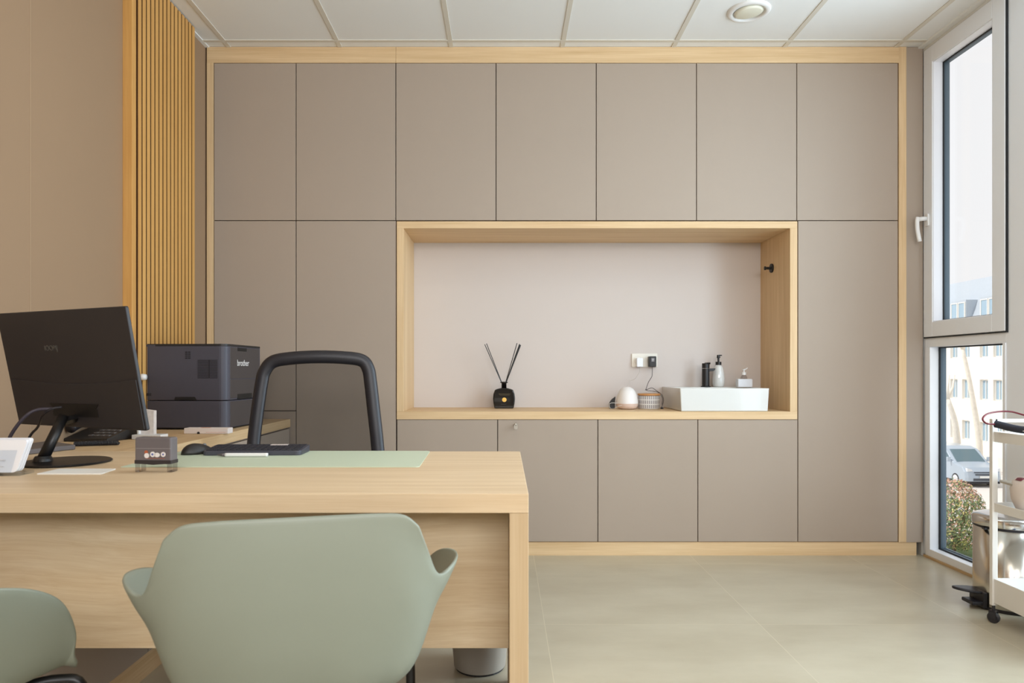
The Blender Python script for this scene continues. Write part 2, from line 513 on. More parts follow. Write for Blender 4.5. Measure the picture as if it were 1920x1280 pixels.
# ------------------------------------------------------------------ cabinet wall
def zz(py): return H-(py-695)*0.003
def xx(px): return (px-945)*0.003
GAP = 0.0022
DT = 0.019
def cabinet(name, label, x0, x1, z0, z1, doors, group, depth=0.56, back=None):
    t = thing(name, label, 'cabinet', (x0, YF, z0), 0, group)
    W = x1-x0; Hh = z1-z0
    obj('body', bx(0.0004, W-0.0004, DT+0.002, depth, 0.0004, Hh-0.0004), CARCASS, t)
    for (a, b) in doors:
        obj('door', bx(GAP, W-GAP, 0, DT, a-z0+GAP, b-z0-GAP), TAUPE, t, bevel=0.0008, seg=1)
    return t
ZT, ZU, ZN, ZB = zz(118), zz(413.5), zz(786), 0.078
cols = [401, 555, 742, 930, 1118, 1306, 1494, 1684]
top_words = ['top cabinet at the far left beside the slatted wall, narrowest of the top row',
             'second cabinet from the left in the top row, above the tall door',
             'third top-row cabinet from the left, above the left end of the oak niche',
             'fourth top-row cabinet, fourth from the left, above the reed diffuser',
             'fifth top-row cabinet from the left, above the white egg-shaped humidifier',
             'sixth top-row cabinet from the left, above the washbasin',
             'rightmost cabinet of the top row beside the window']
for i in range(7):
    cabinet('wall_cabinet', 'taupe ' + top_words[i], xx(cols[i]), xx(cols[i+1]), ZU, ZT, [(ZU, ZT)], 'top row of taupe wall cabinets')
cabinet('tall_cabinet', 'taupe tall cabinet with two stacked doors behind the printer', xx(401), xx(555), ZB, ZU, [(zz(770), ZU), (ZB, zz(770))], 'tall taupe cabinets')
cabinet('tall_cabinet', 'tall taupe cabinet left of the oak niche, behind the office chair', xx(555), xx(743), ZB, ZU, [(ZB, ZU)], 'tall taupe cabinets')
cabinet('tall_cabinet', 'tall taupe cabinet right of the niche, next to the window', xx(1496), xx(1684), ZB, ZU, [(ZB, ZU)], 'tall taupe cabinets')
bw = ['taupe base cabinet left-hand under the niche, half behind the desk corner',
      'taupe base cabinet with a key in its lock under the niche',
      'taupe base cabinet under the jar and humidifier end of the niche',
      'taupe base cabinet directly below the washbasin']
bc = [744, 933, 1121, 1308.5, 1496]
base = []
for i in range(4):
    base.append(cabinet('base_cabinet', bw[i], xx(bc[i]), xx(bc[i+1]), ZB, ZN, [(ZB, ZN)], 'base cabinets under the niche'))
# lock and key
lk = NB(); lathe(lk, [(0.009, 0.0), (0.009, -0.004), (0.007, -0.006)], (0.102, 0, 0.659), 24, axis='y')
lo = obj('lock', lk, SILVER, base[1], smooth=False)
kb = NB(); box(kb, 0.1005, 0.1035, -0.022, -0.004, 0.655, 0.663); prism(kb, rrect(0.092, 0.112, 0.636, 0.662, 0.008), 'y', -0.034, -0.0315)
box(kb, 0.1005, 0.1035, -0.034, -0.02, 0.655, 0.661)
obj('key', kb, SILVER, lo)

fr = thing('cabinet_surround', 'light oak frame and plinth around the whole taupe cabinet wall', 'cabinet frame', (xx(388), YF, 0))
x0 = xx(388)
obj('top_rail', bx(0, xx(742)-x0, -0.002, 0.55, ZT, ZC-0.001), W_X, fr, bevel=0.0006, seg=1)
obj('top_rail', bx(xx(742)-x0+0.0012, xx(1690)-x0, -0.002, 0.55, ZT, ZC-0.001), W_X, fr, bevel=0.0006, seg=1)
obj('stile', bx(0, xx(400.5)-x0, -0.0022, 0.55, 0.078, ZT-0.0003), W_Z, fr)
obj('stile', bx(xx(1685)-x0, xx(1699)-x0, -0.0022, 0.55, ZB, ZC-0.001), W_Z, fr)
obj('plinth', bx(0, xx(1720)-x0, 0.008, 0.03, 0, 0.076), W_X, fr)
obj('filler_panel', bx(xx(1699.5)-x0, XR-x0-0.004, 0.0, 0.02, ZB-0.002, ZC-0.002), TAUPE, fr)

ni = thing('oak_niche', 'light oak framed niche with a shelf and cream back panel in the cabinet wall', 'niche', (xx(744), YF, ZN))
W = xx(1494.5)-xx(744); zt = zz(415)-ZN; D = 0.455; sh = zz(771.2)-ZN
sid = zz(771.2)
obj('shelf', bx(0, W, -0.004, D, 0.0, sh), W_X, ni, bevel=0.001, seg=1)
obj('top_board', bx(0, W, -0.004, D, zt-0.039, zt), W_X, ni, bevel=0.001, seg=1)
obj('side_board', bx(0, 0.039, -0.0041, D, sh, zt-0.039), W_Z, ni, bevel=0.001, seg=1)
obj('side_board', bx(W-0.041, W, -0.0041, D, sh, zt-0.039), W_Z, ni, bevel=0.001, seg=1)
obj('back_panel', bx(0.039, W-0.041, 0.44, D, sh, zt-0.039), WALLP, ni)
ZS = sid    # shelf surface height
YW = YF+0.44

# slatted panel on the left wall --------------------------------------------
sp = thing('slatted_wall_panel', 'vertical oak slat panel on the left wall with a plain board edge', 'wall panel', (XL, 3.03, 0.78))
hgt = ZC-0.78-0.006
obj('backing', bx(0.0, 0.012, 0.04, 0.615, 0, hgt), mat('slat_backing', (74, 46, 20), 0.8), sp)
obj('edge_board', bx(0.0, 0.042, 0.0, 0.034, 0, hgt), W_SLAT, sp, bevel=0.001, seg=1)
s = NB(); y = 0.042
n = 15; pit = (0.615-0.042)/n
for i in range(n):
    ya_, yb_ = 0.042+i*pit+0.011, 0.042+(i+1)*pit
    box(s, 0.0, 0.0395, ya_, yb_, 0, hgt, 1)
    box(s, 0.0395, 0.0415, ya_, yb_, 0, hgt, 0)
obj('slats', s, [W_SLAT, mat('slat_dark_side', (88, 52, 20), 0.8)], sp)  # slat sides coloured dark brown so the gaps read as dark lines

# ------------------------------------------------------------------ return unit with its oak top
ru = thing('side_cabinet', 'low taupe side cabinet under an oak top along the left wall', 'cabinet', (XL+0.002, 1.80, 0))
RW = (-1.205)-(XL+0.002); RL = 3.866-1.80
obj('body', bx(0.0, RW-0.02, 0.0, RL, 0.085, 0.723), TAUPE, ru)
yy = 0.0
for k, e in enumerate((0.53, 1.06, 1.56, RL-0.003)):
    obj('door', bx(RW-0.019, RW, yy+0.002, e-0.002, 0.088, 0.716), TAUPE, ru, bevel=0.0008, seg=1); yy = e
obj('plinth', bx(0.0, RW-0.012, 0.0, RL, 0.0, 0.084), W_Y, ru)
obj('top_board', bx(0.0, -1.2-(XL+0.002), 0.512, RL, 0.725, 0.770), W_Y, ru, bevel=0.001, seg=1)
ZD = 0.770

# ------------------------------------------------------------------ desk
dk = thing('desk', 'light oak desk with thick top, panel leg and modesty panel', 'desk', (XL+0.002, 1.514, 0))
DW = 0.054-(XL+0.002)
obj('tabletop', bx(0, DW, 0, 0.796, 0.727, ZD), W_DESK, dk, bevel=0.0015, seg=2)
obj('leg', bx(DW-0.042, DW, 0.0005, 0.795, 0.0, 0.7265), W_LEG, dk, bevel=0.001, seg=1)
obj('modesty_panel', bx(0.0, DW-0.0425, 0.24, 0.26, 0.333, 0.7265), W_WAVY, dk, bevel=0.0008, seg=1)

# ------------------------------------------------------------------ visitor chairs
def chair_shell():
    S = [
     [(0,-.262,.806),(.065,-.262,.806),(.125,-.260,.805),(.172,-.256,.800),(.199,-.250,.778)],
     [(0,-.263,.756),(.075,-.262,.756),(.145,-.256,.754),(.192,-.245,.748),(.214,-.236,.738)],
     [(0,-.258,.700),(.085,-.256,.700),(.165,-.246,.697),(.216,-.224,.690),(.238,-.203,.680)],
     [(0,-.247,.636),(.100,-.243,.636),(.190,-.224,.637),(.243,-.184,.648),(.272,-.168,.688)],
     [(0,-.224,.552),(.110,-.216,.553),(.205,-.182,.563),(.249,-.120,.612),(.292,-.100,.690)],
     [(0,-.185,.480),(.120,-.176,.482),(.205,-.130,.498),(.245,-.020,.572),(.293,.020,.668)],
     [(0,-.110,.434),(.120,-.100,.436),(.200,-.040,.454),(.239,.060,.533),(.280,.105,.640)],
     [(0,.020,.420),(.120,.030,.421),(.190,.080,.438),(.231,.130,.495),(.262,.165,.595)],
     [(0,.140,.433),(.110,.145,.433),(.180,.170,.441),(.216,.190,.470),(.242,.200,.525)],
     [(0,.215,.441),(.105,.212,.441),(.170,.208,.443),(.205,.205,.453),(.226,.206,.476)],
     [(0,.246,.428),(.100,.242,.428),(.162,.236,.430),(.198,.227,.437),(.216,.216,.450)]]
    rows = []
    for s in S:
        full = [Vector((-p[0], p[1], p[2])) for p in s[:0:-1]] + [Vector(p) for p in s]
        rows.append(catmull(full, 4))
    m = len(rows[0]); grid = []
    colsv = [catmull([r[j] for r in rows], 4) for j in range(m)]
    bm = NB()
    vs = [[bm.verts.new(p) for p in c] for c in colsv]
    for j in range(m-1):
        for i in range(len(vs[0])-1):
            bm.faces.new([vs[j][i], vs[j+1][i], vs[j+1][i+1], vs[j][i+1]])
    return bm
def make_chair(label, loc, rz):
    t = thing('visitor_chair', label, 'chair', loc, rz, 'sage green visitor chairs')
    obj('shell', chair_shell(), SAGE, t, smooth=True, solid=0.0075, sub=1)
    for sx in (-1, 1):
        for sy in (-1, 1):
            g = NB()
            tube(g, catmull([(sx*.03, sy*.04, .402), (sx*.13, sy*.12, .412), (sx*.200, sy*.190, .423), (sx*.234, sy*.220, .395), (sx*.240, sy*.226, .22), (sx*.245, sy*.225, 0.008)], 6), 0.011, 12)
            lg = obj('leg', g, BLACKM, t, smooth=True)
            g = NB(); lathe(g, [(0.014, 0), (0.014, 0.012), (0.010, 0.016)], (sx*.2455, sy*.2256, 0), 16)
            obj('glide', g, BLACK, lg)
    g = NB(); prism(g, rrect(-0.09, 0.09, -0.10, 0.10, 0.02), 'z', 0.392, 0.412)
    obj('mounting_plate', g, BLACKM, t)
    return t
make_chair('sage green plastic armchair with its back to the camera, centred in front of the desk', (-0.398, 1.358, 0), R(14.3))
make_chair('sage green plastic armchair cut off by the left edge, only its right arm side showing', (-1.155, 1.30, 0), R(-28))

# ------------------------------------------------------------------ office chair
oc = thing('office_chair', 'black office chair with a see-through mesh back behind the desk', 'office chair', (-0.745, 2.72, 0), R(4))
BY = 0.0  # back plane offset; chair faces the desk (-y)
def back_pt(x, z):
    return Vector((x, 0.0 + 0.10*(z-0.6)-0.02*(1-(x/0.26)**2), z))
outer = [(-0.262, .56), (-0.262, .66), (-.256, .77), (-.245, .88), (-.231, .99), (-.219, 1.06), (-.185, 1.098), (-.11, 1.112), (0, 1.118), (.11, 1.115), (.185, 1.104), (.213, 1.07), (.224, .99), (.238, .88), (.252, .77), (.262, .66), (.262, .56)]
g = NB()
tube(g, catmull([back_pt(x*0.945, z-(0.022 if z > 1.05 else 0)) for x, z in outer], 6), 0.026, 12, flat=0.62)
obj('back_frame', g, BLACK, oc, smooth=True)
g = NB()
inn = [(x*0.90, z-(0.04 if z > 1.05 else 0)) for x, z in outer]
loop = [back_pt(p.x, p.y) for p in catmull([Vector((x, z, 0)) for x, z in inn], 3)]
cen = g.verts.new(back_pt(0, 0.8))
vs = [g.verts.new(p) for p in loop]
for i in range(len(vs)): g.faces.new([cen, vs[i], vs[(i+1) % len(vs)]])
obj('backrest_mesh', g, mesh_cloth('black_mesh_fabric', (26, 24, 24), 0.56), oc)
g = NB(); tube(g, catmull([back_pt(-.25, .57), back_pt(-.12, .53), back_pt(0, .52), back_pt(.12, .53), back_pt(.25, .57)], 5), 0.024, 10); tube(g, [back_pt(0, .53), (0, -.03, .42), (0, -.2, .40)], 0.03, 12)
obj('back_support', g, BLACK, oc, smooth=True)
g = NB(); prism(g, rrect(-0.25, 0.25, -0.50, -0.03, 0.08), 'z', 0.43, 0.50)
obj('seat', g, mat('black_seat_fabric', (34, 33, 35), 0.9, bump=0.4, bscale=600), oc, bevel=0.02, seg=3, smooth=True)
g = NB(); lathe(g, [(0.03, 0.10), (0.03, 0.26), (0.018, 0.26), (0.018, 0.43)], (0, -0.26, 0), 20); box(g, -0.09, 0.09, -0.36, -0.16, 0.40, 0.43)
obj('gas_column', g, BLACK, oc)
for k in range(5):
    a = R(18+72*k); ca, sa = math.cos(a), math.sin(a)
    g = NB(); tube(g, [(0, -0.26, 0.125), (ca*.15, -.26+sa*.15, .115), (ca*.30, -.26+sa*.30, .085)], 0.02, 10, radii=[.026, .022, .015])
    bl = obj('base_arm', g, BLACK, oc, smooth=True)
    g = NB(); lathe(g, [(0.0, -0.022), (0.022, -0.022), (0.028, -0.014), (0.028, 0.014), (0.022, 0.022), (0.0, 0.022)], (0, 0, 0), 20, axis='x'); box(g, -0.006, 0.006, -0.01, 0.01, 0.0, 0.045)
    obj('caster', g, BLACK, bl, loc=(ca*.30, -.26+sa*.30, 0.028), rot=(0, 0, a))
for sx in (-1, 1):
    g = NB(); tube(g, catmull([(sx*.22, -.22, .42), (sx*.29, -.22, .45), (sx*.30, -.22, .56), (sx*.30, -.22, .64)], 5), 0.014, 10)
    ar = obj('arm_post', g, BLACK, oc, smooth=True)
    g = NB(); prism(g, rrect(sx*.30-0.04, sx*.30+0.04, -.36, -.12, 0.03), 'z', .64, .665)
    obj('arm_pad', g, BLACK, ar, bevel=0.006)

# ------------------------------------------------------------------ monitor
HINGE = Vector((-1.296, 2.093, 0.867))
yaw = math.atan2(-.42, .904)
mo = thing('computer_monitor', 'large black computer monitor seen from behind at the left end of the desk', 'monitor', (-1.285, 2.02, ZD+0.0008), yaw)
inv = Matrix.Rotation(-yaw, 3, 'Z')
hl = inv @ (HINGE - Vector(mo.location))
tilt = R(11)
# panel local frame: x right, z up, -y towards the photographer (the rear of the screen)
Mp = Matrix.Translation(hl) @ Matrix.Rotation(tilt, 4, 'X')
hw, hh = 0.300, 0.358
def pane_part(name, bm, m, par=mo, **k):
    bmesh.ops.transform(bm, matrix=Mp, verts=bm.verts[:]); return obj(name, bm, m, par, **k)
g = NB(); prism(g, rrect(-hw, hw, 0, hh, 0.006), 'y', 0.004, 0.015)
ho = pane_part('housing', g, MONI, bevel=0.002)
g = NB(); prism(g, rrect(-hw+0.006, hw-0.006, 0.006, hh-0.006, 0.006), 'y', 0.015, 0.0162)
pane_part('screen', g, mat('switched_off_screen', (12, 12, 14), 0.12))
g = NB()   # raised lower rear cover with a gently sagging top edge
poly = [(-hw+0.012, 0.004), (hw-0.006, 0.004), (hw-0.006, 0.150)] + [(hw-0.006-(2*hw-0.018)*i/16, 0.150-0.014*math.sin(math.pi*i/16)) for i in range(1, 16)] + [(-hw+0.012, 0.150)]
prism(g, poly, 'y', 0.0005, 0.006)
pane_part('rear_cover', g, MONI, bevel=0.002, seg=3)
g = NB(); prism(g, [(-0.10, 0.060), (0.10, 0.060), (0.115, 0.075), (-0.115, 0.075)], 'y', -0.0008, 0.0009)
box(g, -0.105, 0.105, -0.0006, 0.0009, 0.035, 0.060)
pane_part('port_recess', g, mat('port_black', (14, 13, 14), 0.5))
tx = text_obj('logo', 'IOOPIJ', 0.022, DIMTXT, mo, (0, 0, 0), (0, 0, 0), label='small faint grey letters', sx=1.0)
tx.matrix_local = Mp @ Matrix.Translation((-0.061, 0.0035, 0.245)) @ Matrix.Rotation(R(90), 4, 'X')
g = NB(); lathe(g, [(0.0, 0.0), (0.116, 0.0), (0.119, 0.003), (0.116, 0.006), (0.0, 0.007)], n=64)
b0 = obj('base', g, BLACKM, mo, smooth=False)
n0 = inv @ (Vector((-1.340, 2.0, ZD+0.006)) - Vector(mo.location)); n0.z = 0.014
n1 = inv @ (Vector((-1.315, 2.055, 0.905)) - Vector(mo.location)); n1.z = 0.905-ZD
g = NB(); tube(g, [n0, n0.lerp(n1, .5), n1], 0.017, 24, radii=[0.0185, 0.0175, 0.0165], flat=0.8)
obj('neck', g, BLACKM, mo, smooth=True)
g = NB(); lathe(g, [(0.026, 0.0072), (0.024, 0.014), (0.020, 0.022)], (n0.x, n0.y, 0), 28); obj('neck_collar', g, BLACKM, mo)
g = NB(); q = Mp @ Vector((n1.x-hl.x, 0.001, 0.030))
tube(g, [n1 - Vector((0, 0, 0.016)), q], 0.012, 4)
obj('hinge', g, BLACKM, mo)
# cables from the ports
def cable(name, label, pts, r, m, cat='cable', group=None):
    g = NB(); tube(g, catmull(pts, 8), r, 10)
    o = obj(name, g, m, None, smooth=True); tag(o, label, cat, group); return o
cable('monitor_cable', 'thick dark cable curving from the rear of the monitor down to the left', [P(100, 766, 1.99), P(70, 768, 1.98), P(48, 780, 1.97), P(25, 808, 1.97), P(5, 845, 1.99), P(-15, 872, 1.98)], 0.0048, mat('cable_grey', (62, 56, 66), 0.5), group='monitor cables')
cable('monitor_cable', 'thin dark cable hanging from the monitor ports behind its stand', [P(116, 763, 2.0), P(98, 766, 1.985), P(80, 778, 1.99), P(71, 800, 2.04), P(60, 812, 2.06), P(50, 828, 2.06), P(42, 842, 2.07)], 0.0036, mat('cable_dark', (34, 30, 34), 0.5), group='monitor cables')

# ------------------------------------------------------------------ printer
pr = thing('laser_printer', 'dark grey laser printer with extra paper tray on the oak side top', 'printer', (-1.266, 3.14, ZD+0.0005), R(-3))
PW, PD, PH1, PH2 = 0.390, 0.375, 0.132, 0.393     # width towards -x, depth +y
pad = NB(); box(pad, -PW+0.03, -0.03, 0.03, PD-0.03, 0.0, 0.008)
obj('foot', pad, BLACK, pr)
def prn(z0, z1, shr=0.0, r=0.035):
    g = NB()
    pts = [(-PW, shr), (-r, shr)] + [(-r+(r-shr)*math.sin(R(a)), shr+r-r*math.cos(R(a))) for a in (15, 30, 45, 60, 75, 90)] + [(-shr, PD-shr), (-PW, PD-shr)]
    return prism(g, pts, 'z', z0, z1)
obj('lower_tray', prn(0.008, PH1), PRNT, pr, bevel=0.002)
obj('body', prn(PH1+0.003, PH2-0.010), PRNT, pr, bevel=0.002)
g = prn(PH2-0.0098, PH2); 
obj('top_cover', g, mat('printer_top', (34, 31, 31), 0.5), pr)
g = NB(); box(g, -PW+0.002, -PW+0.055, -0.001, 0.02, PH2-0.012, PH2-0.004)
obj('rear_edge', g, PRNT, pr)
g = NB(); box(g, -0.012, 0.0018, 0.035, PD-0.012, PH1+0.010, PH1+0.098); box(g, -0.012, 0.0018, 0.035, PD-0.012, PH1+0.101, PH2-0.014); box(g, -0.012, 0.0018, 0.035, PD-0.012, 0.012, PH1-0.004)
obj('front_panel', g, PRNTF, pr, bevel=0.002)
g = NB()
for i in range(14): box(g, -0.135, -0.042, -0.0012, 0.002, 0.236+i*0.0062, 0.2390+i*0.0062)
box(g, -0.083, -0.079, -0.0014, 0.002, 0.236, 0.320)
obj('side_vent', g, VENT, pr)
g = NB()
for i in range(4):
    for j in range(2):
        box(g, -0.194+j*0.014, -0.183+j*0.014, -0.0012, 0.002, 0.325+i*0.009, 0.331+i*0.009)
obj('small_vent', g, VENT, pr); g = NB()
for j in range(2):
    for i in range(2): box(g, -0.375+j*0.012, -0.366+j*0.012, -0.0012, 0.002, 0.156+i*0.006, 0.160+i*0.006)
obj('small_vent', g, VENT, pr)
g = NB(); prism(g, [(-0.245, PH1+0.004), (-0.140, PH1+0.004), (-0.148, PH1+0.018), (-0.240, PH1+0.018)], 'y', -0.0015, 0.004)
obj('side_grip', g, mat('grip_black', (10, 10, 12), 0.6), pr)
GRIP = mat('grip_black2', (12, 11, 11), 0.6)
obj('lid_grip', bx(0.0005, 0.0028, 0.11, 0.21, PH2-0.030, PH2-0.014), GRIP, pr)
g = NB(); box(g, 0.0005, 0.0028, 0.11, 0.27, PH1+0.004, PH1+0.028)
obj('tray_grip', g, GRIP, pr)
text_obj('logo', 'brother', 0.042, LOGOW, pr, (0.0025, 0.170, 0.306), (R(90), 0, R(90)), label='small white brand lettering', extrude=0.0005)

# ------------------------------------------------------------------ desk things
E = 0.0008
g = NB(); prism(g, [(-1.070, 1.922), (-0.245, 1.922), (-0.237, 1.932), (-0.247, 2.290), (-0.257, 2.303), (-1.075, 2.303)], 'z', ZD+E*0.5, ZD+0.0025)
tag(obj('desk_mat', g, MATG), 'pale mint green desk mat along the far side of the desk', 'desk mat')
ZM = ZD+0.0028
# keyboard
kb = thing('keyboard', 'slim black keyboard with a row of lighter keys on the green mat', 'keyboard', (-0.800, 2.235, ZM), R(1.5))
g = NB(); prism(g, rrect(-0.155, 0.155, -0.062, 0.062, 0.016), 'z', 0.0, 0.014)
bm = g
for v in bm.verts:
    if v.co.z > 0.01: v.co.z += (v.co.y+0.062)*0.07
obj('case', bm, mat('keyboard_grey', (66, 66, 76), 0.4), kb, bevel=0.002)
keys = mat('key_black', (44, 44, 52), 0.5); keysl = mat('key_light', (220, 206, 200), 0.5)
g = NB(); gl = NB()
for r_ in range(5):
    for c in range(15):
        x = -0.146+c*0.0195; y = -0.053+r_*0.0215
        z = 0.014+(y+0.062)*0.07
        tgt = gl if (r_ == 4 and c in (9, 10, 11)) else g
        box(tgt, x+0.001, x+0.0178, y, y+0.0185, z, z+0.0032)
obj('keys', g, keys, kb); obj('light_keys', gl, keysl, kb, label='pale keys')
# mouse
ms = thing('computer_mouse', 'black computer mouse at the left edge of the keyboard', 'mouse', (-0.990, 2.225, ZM), R(-38))
g = NB()
bmesh.ops.create_uvsphere(g, u_segments=28, v_segments=16, radius=1.0)
for v in g.verts:
    z = v.co.z
    v.co = Vector((v.co.x*0.031, v.co.y*0.054, 0.0 if z < 0 else z*0.033*(1.0-0.25*v.co.y)))
    if z < 0: v.co.z = 0
obj('shell', g, mat('mouse_black', (36, 33, 32), 0.45), ms, smooth=True)
g = NB(); lathe(g, [(0.006, -0.003), (0.0065, 0), (0.006, 0.003)], (0, 0.022, 0.025), 16, axis='x')
obj('scroll_wheel', g, mat('wheel_grey', (110, 106, 104), 0.4), ms)
cable('mouse_cable', 'thin black mouse cable running back from the mouse over the desk edge', [(-0.955, 2.268, ZD+0.010), (-0.945, 2.290, ZD+0.010), (-0.94, 2.309, ZD+0.006), (-0.938, 2.318, ZD-0.03), (-0.938, 2.320, ZD-0.20)], 0.0016, BLACK)
# pens
g = NB(); tube(g, [(-0.066, 0, 0.006), (-0.060, 0, 0.006), (0.060, 0, 0.006), (0.066, 0, 0.006)], 0.006, 14)
pn = thing('ballpoint_pen', 'white pen lying on the green mat in front of the keyboard', 'pen', (-0.801, 2.140, ZM), R(0.5))
obj('barrel', g, WHITE, pn, smooth=True)
g = NB(); tube(g, [(-0.067, 0, 0.006), (-0.076, 0, 0.006), (-0.092, 0, 0.005)], 0.005, 12, radii=[0.0055, 0.0045, 0.001])
obj('tip', g, mat('pen_tip', (92, 84, 84), 0.4), pn, smooth=True)
# stamp
st = thing('self_inking_stamp', 'dark grey self-inking stamp with printed round emblems standing on the desk', 'stamp', (-0.932, 1.845, ZD+E), R(-4))
g = NB(); prism(g, rrect(-0.050, 0.050, 0.024, 0.092, 0.005), 'y', -0.017, 0.017)
obj('cap', g, STAMPG, st, bevel=0.004, seg=3)
g = NB(); prism(g, [(-0.0505, 0.022), (-0.03, 0.0215), (0, 0.0195), (0.03, 0.0215), (0.0505, 0.022), (0.0505, 0.032), (-0.0505, 0.032)], 'y', -0.0178, 0.0178)
obj('lower_rim', g, mat('stamp_rim', (44, 38, 40), 0.5), st, bevel=0.001)
g = NB(); box(g, -0.049, 0.049, -0.0176, -0.0168, 0.0625, 0.0635)
obj('seam_line', g, mat('seam_light', (150, 144, 146), 0.4), st)
for sx in (-1, 1):
    g = NB()
    for sy in (-1, 1): box(g, sx*0.044-0.006, sx*0.044+0.006, sy*0.013-0.002, sy*0.013+0.002, 0.003, 0.024)
    box(g, sx*0.044-0.006, sx*0.044+0.006, -0.015, 0.015, 0.0, 0.003)
    obj('clear_foot', g, CLEAR, st)
def disc(bm, x, z, r, y0, y1, n=20, sx=1.0):
    prism(bm, [(x+sx*r*math.cos(2*math.pi*i/n), z+r*math.sin(2*math.pi*i/n)) for i in range(n)], 'y', y0, y1)
g = NB(); disc(g, -0.0165, 0.044, 0.0068, -0.0180, -0.0170); disc(g, 0.0, 0.0475, 0.0072, -0.0180, -0.0170); disc(g, 0.012, 0.046, 0.006, -0.0180, -0.0170, sx=1.3); disc(g, 0.029, 0.0475, 0.0066, -0.0180, -0.0170)
obj('emblem', g, LOGOW, st)
g = NB(); disc(g, -0.018, 0.053, 0.005, -0.0178, -0.0170); box(g, -0.020, 0.033, -0.0178, -0.0170, 0.0365, 0.0375)
obj('orange_print', g, mat('rust_print', (170, 92, 60), 0.5), st)
BLUEP = mat('blue_print', (96, 108, 168), 0.5)
for (x_, r_) in ((-0.0005, 0.003), (0.029, 0.0025)):
    g = NB(); disc(g, x_, 0.0475, r_, -0.0184, -0.0180)
    obj('blue_dot', g, BLUEP, st)
# paper strip
g = NB(); prism(g, [(-1.048, 1.79), (-1.061, 1.88), (-1.215, 1.88), (-1.215, 1.79)], 'z', ZD+E*0.5, ZD+0.003)
tag(obj('paper_strip', g, PAPER), 'narrow white strip of paper lying on the desk in front of the monitor base', 'paper')
# card holder in the left foreground
chd = thing('leaflet_holder', 'clear acrylic holder filled with white cards at the left edge of the desk', 'card holder', (-1.292, 1.79, ZD+E), R(2))
g = NB(); hexa(g, [(-0.12, -0.03, 0), (0.050, -0.03, 0), (0.050, 0.03, 0), (-0.12, 0.03, 0), (-0.12, -0.031, 0.007), (0.050, -0.031, 0.007), (0.050, 0.03, 0.007), (-0.12, 0.03, 0.007)])
hexa(g, [(-0.12, -0.030, 0.007), (0.027, -0.030, 0.007), (0.027, -0.027, 0.007), (-0.12, -0.027, 0.007), (-0.12, -0.020, 0.065), (0.037, -0.020, 0.065), (0.037, -0.017, 0.065), (-0.12, -0.017, 0.065)])
obj('acrylic_stand', g, ACRYL, chd, bevel=0.001)
g = NB()
for i in range(7):
    y = -0.022+i*0.004; h = 0.082+0.0006*i; wz = 0.058-0.001*(i % 3)
    bm2 = rrect(-0.12, wz, 0, h, 0.008, 3)
    v0 = [g.verts.new((p[0]-0.022*(1-p[1]/h), y+0.012*(p[1]/h), 0.008+p[1])) for p in bm2]
    v1 = [g.verts.new((p[0]-0.022*(1-p[1]/h), y+0.012*(p[1]/h)+0.003, 0.008+p[1])) for p in bm2]
    nn = len(bm2); g.faces.new(v0[::-1]); g.faces.new(v1)
    for k in range(nn): g.faces.new([v0[k], v0[(k+1) % nn], v1[(k+1) % nn], v1[k]])
obj('cards', g, mat('white_card', (242, 242, 246), 0.6), chd, label='stack of white cards')
g = NB(); box(g, -0.10, 0.010, -0.0262, -0.0257, 0.040, 0.0425)
box(g, -0.09, 0.006, -0.0275, -0.027, 0.024, 0.0255)
obj('card_print', g, mat('pale_grey_print', (208, 212, 222), 0.6), chd)
# tablet / notebook behind the monitor stand
g = NB(); hexa(g, [(-1.655, 2.11, 0), (-1.575, 2.11, 0), (-1.470, 2.36, 0), (-1.655, 2.50, 0), (-1.655, 2.11, 0.016), (-1.575, 2.11, 0.016), (-1.470, 2.36, 0.016), (-1.655, 2.50, 0.016)])
nb = thing('notebook_computer', 'flat grey closed laptop lying behind the monitor stand', 'laptop', (0, 0, ZD+E))
obj('lid', g, mat('laptop_grey', (98, 90, 88), 0.5), nb, bevel=0.002)
# telephone
tp = thing('desk_telephone', 'black desk telephone behind the monitor, mostly hidden, with its coiled cord', 'telephone', (-1.570, 2.70, ZD+E), R(-8))
g = NB(); hexa(g, [(-0.10, -0.09, 0.0), (0.085, -0.09, 0.0), (0.085, 0.09, 0.0), (-0.10, 0.09, 0.0), (-0.10, -0.09, 0.012), (0.085, -0.09, 0.012), (0.085, 0.09, 0.055), (-0.10, 0.09, 0.055)])
obj('body', g, mat('phone_black', (40, 36, 34), 0.5), tp, bevel=0.004)
g = NB()
for i in range(4):
    for j in range(4):
        y = -0.06+i*0.03; z = 0.012+(y+0.09)/0.18*0.043
        box(g, -0.02+j*0.024, -0.004+j*0.024, y, y+0.018, z, z+0.004)
obj('keypad', g, mat('phone_keys', (120, 114, 112), 0.5), tp)
g = NB(); tube(g, catmull([(-0.075, -0.085, 0.05), (-0.078, -0.04, 0.065), (-0.078, 0.04, 0.08), (-0.075, 0.085, 0.082)], 6), 0.02, 12, radii=None)
obj('handset', g, BLACK, tp, smooth=True)
g = NB(); pts = []
A = P(140, 834, 2.46); B = P(222, 832, 2.5)
A.z = ZD+0.009; B.z = ZD+0.010
for i in range(0, 30*8+1):
    t = i/(30*8); c = A.lerp(B, t); a = 2*math.pi*i/8
    pts.append(c+Vector((0.0, 0.0075*math.cos(a), 0.0075*math.sin(a))))
tube(g, pts, 0.0022, 6)
co = obj('coiled_cord', g, BLACK, None, smooth=True); tag(co, 'black coiled telephone cord lying on the desk beside the monitor base', 'telephone cord')
